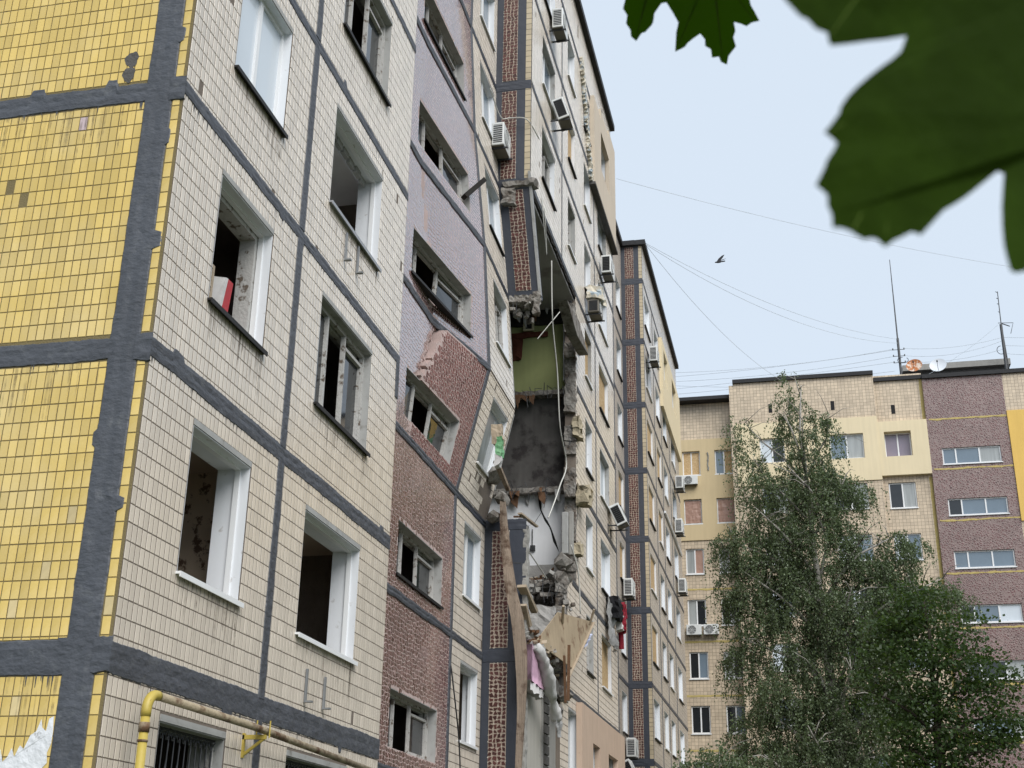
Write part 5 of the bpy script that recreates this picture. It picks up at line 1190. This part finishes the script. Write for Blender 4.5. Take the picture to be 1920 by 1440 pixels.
for i in range(300):
    if i > 190: c = (pl.uniform(25.7, 27.9), pl.uniform(5.38, 5.75), 6.40+pl.uniform(0, .28))
    elif i < 110: c = (pl.uniform(26.0, 29.5), pl.uniform(5.6, 6.1), 6.25+pl.uniform(0, .4))
    else: c = (pl.uniform(31.3, 32.7), pl.uniform(5.9, 7.6), 9.0+pl.uniform(0, .28))
    b.obox(c, (pl.uniform(.02, .12), pl.uniform(-.12, .12), pl.uniform(-.05, .05)), (0, pl.uniform(.02, .05), 0), (pl.uniform(-.02, .02), 0, pl.uniform(.012, .04)), i % 3)
for i in range(60):
    c = (pl.uniform(30.6, 32.0), pl.uniform(5.8, 7.2), 8.2+pl.uniform(0, .95)) if i < 34 else (pl.uniform(30.6, 31.9), pl.uniform(5.5, 5.85), pl.uniform(7.2, 9.7)) if i < 48 else (pl.uniform(26.3, 27.2), pl.uniform(5.5, 6.2), FK(4)-pl.uniform(0, .35))
    a_, e_ = pl.uniform(0, 3.1), pl.uniform(-.4, .4); L1, L2 = pl.uniform(.06, .28)*(.4 if i >= 34 else 1), pl.uniform(.05, .2)*(.4 if i >= 34 else 1)
    ax = Vector((math.cos(a_)*math.cos(e_), math.sin(a_)*math.cos(e_), math.sin(e_))); ay = ax.cross(Vector((.1, .2, 1))).normalized(); b.obox(c, ax*L1, ay*L2, ax.cross(ay)*pl.uniform(.02, .06), 3 if i % 4 else 0)
b.build('rubble', ['concrete', 'wood_pale', 'wood_brown', 'concrete_broken'], label='loose rubble and splinters spread along the broken floors', cat='rubble', kind='stuff')
def cable(pts, r, mm, label):
    b = MB(); P = [Vector(p) for p in pts]; Q = []
    for i in range(len(P)-1):
        p0, p1, p2, p3 = P[max(0, i-1)], P[i], P[i+1], P[min(len(P)-1, i+2)]
        for k in range(6):
            t = k/6; Q.append(.5*((2*p1)+(p2-p0)*t+(2*p0-5*p1+4*p2-p3)*t*t+(3*p1-p0-3*p2+p3)*t**3))
    Q.append(P[-1]); b.tube(Q, r, 6); b.build('hanging_cable', mm, smooth=True, label=label, cat='cable', group='cables hanging in the collapse')
cable([(29.15, 5.75, 17.0), (29.32, 5.75, 15.38), (30.0, 5.75, 14.17), (30.38, 5.75, 12.84), (31.29, 5.75, 12.13), (30.4, 5.75, 11.27), (29.69, 5.75, 10.64), (28.9, 5.75, 10.0)], .018, 'cable_white', 'long white cable hanging through all the opened rooms')
cable([(30.6, 5.8, 16.2), (30.1, 6.0, 15.6), (29.6, 6.2, 15.0)], .014, 'cable_white', 'short pale rod slanting in front of the green wall')
cable([(26.6, 5.5, 17.4), (27.0, 5.5, 16.6), (27.5, 5.55, 16.3), (27.1, 5.5, 16.9), (26.9, 5.5, 17.3)], .012, 'cable_white', 'thin white cable loop under the intact upper wall')
cable([(26.9, 6.0, 8.95), (28.0, 6.0, 8.92), (29.2, 6.0, 8.85), (30.0, 6.0, 8.79)], .016, 'cable_white', 'white conduit slanting down past the junction box')
cable([(31.1, 5.6, 9.9), (31.6, 5.5, 9.3), (31.9, 5.5, 8.3)], .018, 'cable_white', 'white cable bent over the chunks at the broken wall')
cable([(23.35, YM-.05, 5.6), (23.5, YM-.12, 4.9), (23.9, YM-.1, 4.3), (24.1, YM-.1, 3.6)], .014, 'cable_black', 'black cable drooping beside the lowest mosaic window')
cable([(24.6, 6.35, 19.3), (25.5, 6.3, 19.1), (25.75, 6.1, 19.2), (25.75, 5.7, 19.1), (26.5, 5.55, 19.0)], .014, 'cable_white', 'thin cable wrapped round the upper mosaic pier')
b = MB(); b.box(32.39, 32.45, 6.89, 7.20, 16.55, 16.60); b.box(32.39, 32.45, 6.89, 7.20, 16.87, 16.92); b.box(32.39, 32.45, 6.89, 6.95, 16.60, 16.87); b.box(32.39, 32.45, 7.14, 7.20, 16.60, 16.87); b.box(32.425, 32.44, 6.95, 7.14, 16.60, 16.87, 1)
b.build('vent_frame', ['cream_plastic', 'black'], label='square cream vent frame on the green wall', cat='vent')
b = MB(); b.box(32.47, 32.54, 6.82, 6.95, 10.16, 10.30); b.tube([(32.52, 6.90, 10.3), (32.52, 6.90, 10.75)], .012, 5); b.build('junction_box', 'metal_dark', label='black junction box with a wire stub on the white wall', cat='electric box')

# ------------------------------------------------------------------ trees
def leaves(name, P, D, size, matn, parent, seed, aspect=.62):
    """rhombic leaf blades: P (n,3) bases, D (n,3) directions"""
    g = np.random.default_rng(seed); n = len(P)
    D = D/np.linalg.norm(D, axis=1, keepdims=True)
    rv = g.normal(size=(n, 3)); S = np.cross(D, rv); S /= np.linalg.norm(S, axis=1, keepdims=True)+1e-9
    s = size*g.uniform(.7, 1.25, (n, 1))
    N_ = np.cross(D, S)
    V = np.stack([P, P+D*s*.5+S*s*aspect*.5+N_*s*.08, P+D*s, P+D*s*.5-S*s*aspect*.5+N_*s*.08], 1).reshape(-1, 3)
    return np_mesh(name, V, np.arange(4*n).reshape(-1, 4), matn, parent)
def px3(x, y, X):
    d = FWD+RGT*((x-960)/FPX)-UPV*((y-720)/FPX); return CAM+d*((X-CAM.x)/d.x)
def crown_points(blobs, n, g, shell=.55):
    w_ = np.array([b_[3]*b_[4]*b_[5] for b_ in blobs])**.8; w_ /= w_.sum(); idx = g.choice(len(blobs), n, p=w_)
    v = g.normal(size=(n, 3)); v /= np.linalg.norm(v, axis=1, keepdims=True); r = (shell+(1-shell)*g.random((n, 1)))*g.uniform(.75, 1.06, (n, 1))
    B = np.array([[*b_[:3], *b_[3:6]] for b_ in blobs])[idx]
    return B[:, :3]+v*r*B[:, 3:6], v, idx
def tree_frame(T, base, top, limbs, bark, r0, g):
    base, top = Vector(base), Vector(top); n = 10
    path = [base.lerp(top, i/n)+Vector((g.normal()*.10, g.normal()*.10, 0))*(i/n) for i in range(n+1)]
    b = MB(); b.tube(path, [r0*(1-.93*i/n) for i in range(n+1)], 10); b.build('trunk', bark, T, smooth=True)
    for q in limbs:
        q = Vector(q); t = max(.18, min(.93, (q.z-base.z)/(top.z-base.z)-.12)); i = int(t*n); p = path[i].lerp(path[i+1], t*n-i)
        b = MB(); mid = p.lerp(q, .5)+Vector((g.normal()*.2, g.normal()*.2, .35)); rr = r0*.42*(1-t*.7); b.tube([p, p.lerp(mid, .55)+Vector((0, 0, .1)), mid, mid.lerp(q, .6), q], [rr, rr*.8, rr*.62, rr*.42, rr*.15], 6)
        for _ in range(4):
            s_ = mid.lerp(q, g.random()); e = s_+Vector((g.normal()*.7, g.normal()*.7, g.normal()*.3+.2)); b.tube([s_, s_.lerp(e, .5)+Vector((0, 0, .12)), e], [rr*.3, rr*.2, rr*.06], 5)
        b.build('limb', bark, T, smooth=True)

g = np.random.default_rng(11)
XT = 40.0
def blob(x, y, rx, rz, X=XT, ry=None):
    p = px3(x, y, X); s = (X/ cy_/cp_)/FPX*1.02; return (p.x, p.y, p.z, (ry or rx)*s, rx*s, rz*s)
BI = [blob(1492, 742, 28, 62), blob(1508, 832, 48, 60), blob(1470, 800, 30, 45), blob(1555, 800, 18, 38), blob(1398, 830, 22, 62), blob(1415, 905, 48, 60), blob(1540, 900, 62, 60), blob(1480, 940, 90, 70), blob(1590, 925, 45, 60),
      blob(1420, 1010, 66, 70), blob(1540, 1030, 95, 85), blob(1620, 1060, 60, 60), blob(1690, 1030, 48, 45), blob(1400, 1130, 52, 75), blob(1490, 1150, 100, 90), blob(1600, 1180, 95, 90), blob(1700, 1130, 55, 60), blob(1395, 1240, 40, 55),
      blob(1500, 1290, 105, 95), blob(1600, 1330, 95, 95), blob(1420, 1370, 60, 70), blob(1520, 1430, 110, 80), blob(1620, 1450, 90, 80), blob(1765, 1115, 55, 28), blob(1350, 1045, 14, 26), blob(1440, 1480, 90, 80), blob(1660, 1230, 60, 70), blob(1690, 1330, 55, 70), blob(1650, 1110, 70, 60), blob(1380, 1060, 30, 60), blob(1460, 1060, 80, 70), blob(1560, 1550, 110, 80)]
T = thing('birch_tree', 'tall weeping birch with drooping dark green strands in front of the far block', 'tree', (XT, -.6, 0))
tree_frame(T, (XT, -.95, 0), px3(1493, 725, XT), [Vector(b_[:3])+Vector((-b_[3]*(.9 if i % 2 else .2), 0, b_[5]*.55)) for i, b_ in enumerate(BI)], 'bark_birch', .24, g)
nt_, ks = 1250, 10
C0, v, idx = crown_points(BI, nt_, g, .30)
S = np.repeat(C0, ks, 0)+g.normal(size=(nt_*ks, 3))*np.array([.15, .15, .10]); v = np.repeat(v, ks, 0); ns = nt_*ks
ln = g.uniform(.25, 1.15, ns)*np.repeat(g.uniform(.6, 1.5, nt_), ks)
per = 22
t = np.linspace(0, 1, per)[None, :, None]
side = (v*np.array([1, 1, 0])+g.normal(size=v.shape)*np.array([.5, .5, 0]))*.26
P = S[:, None, :]+side[:, None, :]*np.sqrt(t)*ln[:, None, None]+np.array([0, 0, 1])*(.25*np.sin(t*3.0)-t**1.1)*ln[:, None, None]+np.cumsum(g.normal(size=(ns, per, 3))*.012, 1)
P = P+g.normal(size=P.shape)*.03
D = g.normal(size=P.shape)*.55+np.array([0, 0, -.8]); keep = g.random((ns, per)) < .86
leaves('crown', P[keep], D[keep], .070, 'leaf_birch', T, 5, .72)
tw = P[::2, ::9]; V = []; Q = []
w_ = np.array([.004, .003, 0])
V = np.stack([tw-w_, tw+w_], 2); n0, n1 = V.shape[:2]; ids = np.arange(n0*n1*2).reshape(n0, n1, 2)
Q = np.stack([ids[:, :-1, 0], ids[:, :-1, 1], ids[:, 1:, 1], ids[:, 1:, 0]], -1).reshape(-1, 4)
np_mesh('twigs', V.reshape(-1, 3), Q, 'bark_dark', T, kind='stuff')

X3 = 33.0
MA = [blob(1735, 1175, 70, 55, X3), blob(1690, 1260, 60, 55, X3), blob(1790, 1240, 70, 55, X3), blob(1850, 1290, 60, 55, X3), blob(1740, 1340, 60, 50, X3), blob(1830, 1380, 75, 55, X3), blob(1690, 1400, 60, 60, X3), blob(1760, 1450, 90, 60, X3), blob(1870, 1340, 40, 40, X3), blob(1660, 1180, 40, 40, X3), blob(1720, 1110, 45, 35, X3), blob(1780, 1540, 120, 70, X3), blob(1895, 1400, 30, 45, X3), blob(1640, 1300, 40, 50, X3), blob(1815, 1180, 35, 30, X3)]
T = thing('broadleaf_tree', 'dark broad-leaved tree with dense foliage right of the birch', 'tree', (X3, -3.2, 0))
tree_frame(T, (X3, -2.7, 0), px3(1742, 1130, X3), [b_[:3] for b_ in MA], 'bark_dark', .2, g)
n = 370
C0, v, idx = crown_points(MA, n, g, .45)
m_ = 62
r_ = np.repeat(g.uniform(.6, 1.4, n), m_).reshape(n, m_, 1)
P = C0[:, None, :]+g.normal(size=(n, m_, 3))*np.array([.30, .30, .075])*r_
P[..., 2] -= .25*np.linalg.norm(P[..., :2]-C0[:, None, :2], axis=2)
D = g.normal(size=P.shape)*np.array([.8, .8, .35])+v[:, None, :]*.5+np.array([0, 0, -.35])
leaves('crown', P.reshape(-1, 3), D.reshape(-1, 3), .092, 'leaf_broad', T, 6, .85)
X4 = 28.0
BU = [blob(1300, 1440, 38, 38, X4), blob(1350, 1425, 42, 40, X4), blob(1395, 1460, 40, 50, X4), blob(1330, 1500, 60, 50, X4)]
T = thing('young_birch', 'low young birch crown poking up at the bottom edge before the damaged block', 'tree', (X4, 1.8, 0))
tree_frame(T, (X4, 1.75, 0), px3(1345, 1400, X4), [b_[:3] for b_ in BU], 'bark_birch', .07, g)
n = 520
C0, v, idx = crown_points(BU, n, g, .3); per = 16; t = np.linspace(0, 1, per)[None, :, None]; ln = g.uniform(.2, .8, n)
P = C0[:, None, :]-np.array([0, 0, 1])*t*ln[:, None, None]+v[:, None, :]*.15*t+g.normal(size=(n, per, 3))*.03
D = g.normal(size=P.shape)*.6+np.array([0, 0, -.7])
leaves('crown', P.reshape(-1, 3), D.reshape(-1, 3), .065, 'leaf_birch', T, 9, .7)

# ------------------------------------------------------------------ maple twig close to the lens
def near(x, y, t): return CAM+(FWD+RGT*((x-960)/FPX)-UPV*((y-720)/FPX))*t
T = thing('maple_branch', 'maple twig with one large blurred leaf and two smaller leaves close overhead', 'branch', near(1800, -420, .75))
def leaf(pts, tf, veins, th=.0005, mm='leaf_near'):
    P = [near(x, y, tf(x, y)) for x, y in pts]; nn = FWD*th
    b = MB(); b.face(P); b.face([p+nn for p in P][::-1])
    for i in range(len(P)): b.face([P[i], P[(i+1) % len(P)], P[(i+1) % len(P)]+nn, P[i]+nn])
    o = b.build('leaf', mm, T)
    b = MB()
    for (p, q, r) in veins:
        A, B = Vector((*p, 0)), Vector((*q, 0)); n = 6
        b.tube([near(*(A.lerp(B, i/n)).xy, tf(*(A.lerp(B, i/n)).xy)-.0004) for i in range(n+1)], [r*(1-.75*i/n) for i in range(n+1)], 5)
    b.build('vein', 'leaf_vein', o); return o
big = [(1420, -95), (1445, -40), (1473, 0), (1501, 30), (1515, 36), (1530, 53), (1552, 61), (1553, 72), (1558, 85), (1590, 82), (1627, 77), (1664, 73), (1700, 67), (1690, 95), (1672, 111), (1656, 122), (1630, 142), (1607, 162), (1590, 180), (1577, 199), (1574, 212), (1560, 231), (1546, 248), (1559, 257), (1570, 268), (1563, 282), (1551, 300), (1546, 315), (1530, 347), (1543, 357), (1552, 366), (1552, 384), (1560, 402), (1562, 427), (1578, 427), (1595, 433), (1607, 441), (1621, 449), (1634, 446), (1646, 449), (1660, 463), (1676, 451), (1694, 443), (1709, 435), (1719, 437), (1727, 441), (1748, 418), (1770, 394), (1790, 383), (1810, 370), (1840, 346), (1871, 321), (1883, 325), (1881, 355), (1879, 386), (1880, 424), (1883, 459), (1889, 484), (1896, 508), (1908, 512), (1925, 507), (1940, 545), (1975, 560), (1990, 600), (2030, 570), (2080, 560), (2090, 500), (2140, 450), (2120, 400), (2160, 330), (2130, 260), (2110, 215), (2200, 240), (2290, 210), (2380, 120), (2350, 60), (2400, -20), (2290, -60), (2160, -90), (2250, -190), (2240, -280), (2150, -270), (2080, -330), (1960, -230), (1930, -200), (1900, -230), (1820, -330), (1700, -260), (1640, -300), (1560, -200), (1480, -190)]
tb = lambda x, y: .44+.10*((x-1900)/1000)-.07*((y-100)/1000)+.012*math.sin((x+y)/260)
c0 = (1925, -205)
leaf(big, tb, [(c0, (1440, -70), .0011), (c0, (1600, 430), .0012), (c0, (1990, 580), .0012), (c0, (2370, 60), .0011), (c0, (2200, -260), .0009), ((1740, 150), (1550, 250), .0006), ((1700, 200), (1660, 440), .0006), ((1780, 80), (1820, 350), .0006), ((1700, -140), (1555, 70), .0006)])
l2 = [(1236, -60), (1256, -14), (1250, 5), (1262, 24), (1272, 42), (1268, 60), (1266, 97), (1284, 88), (1290, 80), (1300, 72), (1313, 63), (1322, 74), (1322, 86), (1333, 92), (1335, 108), (1348, 106), (1352, 116), (1363, 121), (1366, 105), (1380, 87), (1375, 70), (1379, 58), (1376, 41), (1388, 44), (1400, 49), (1410, 42), (1424, 39), (1415, 22), (1408, 10), (1404, -8), (1425, -40), (1400, -90), (1350, -80), (1300, -105)]
t2 = lambda x, y: 1.35+.12*((y)/100)
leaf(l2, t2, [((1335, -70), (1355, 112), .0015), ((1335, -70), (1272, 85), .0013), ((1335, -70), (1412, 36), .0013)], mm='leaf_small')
l1 = [(1168, 16), (1176, 28), (1174, 44), (1182, 56), (1183, 68), (1193, 77), (1203, 62), (1210, 60), (1222, 47), (1225, 41), (1227, 25), (1240, 6), (1252, 4), (1262, 10), (1256, -14), (1230, -50), (1180, -40), (1174, -8)]
t1 = lambda x, y: 1.40+.10*((y)/100)
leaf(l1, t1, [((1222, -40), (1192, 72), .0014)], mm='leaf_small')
b = MB(); b.tube([near(2300, -900, 1.3), near(2000, -600, .95), near(1800, -430, .78), near(1550, -330, 1.1), near(1300, -250, 1.42)], [.007, .006, .005, .004, .003], 8); b.build('twig', 'bark_dark', T, smooth=True)
b = MB(); b.tube([near(1850, -460, .82), near(1910, -330, .52), near(*c0, tb(*c0))], .0013, 6); b.build('stalk', 'leaf_vein', T, smooth=True)
b = MB(); b.tube([near(1380, -272, 1.33), near(1350, -160, 1.28), near(1335, -70, t2(1335, -70))], .0013, 6); b.build('stalk', 'leaf_vein', T, smooth=True)
b = MB(); b.tube([near(1300, -250, 1.42), near(1255, -140, 1.35), near(1222, -40, t1(1222, -40))], .0013, 6); b.build('stalk', 'leaf_vein', T, smooth=True)
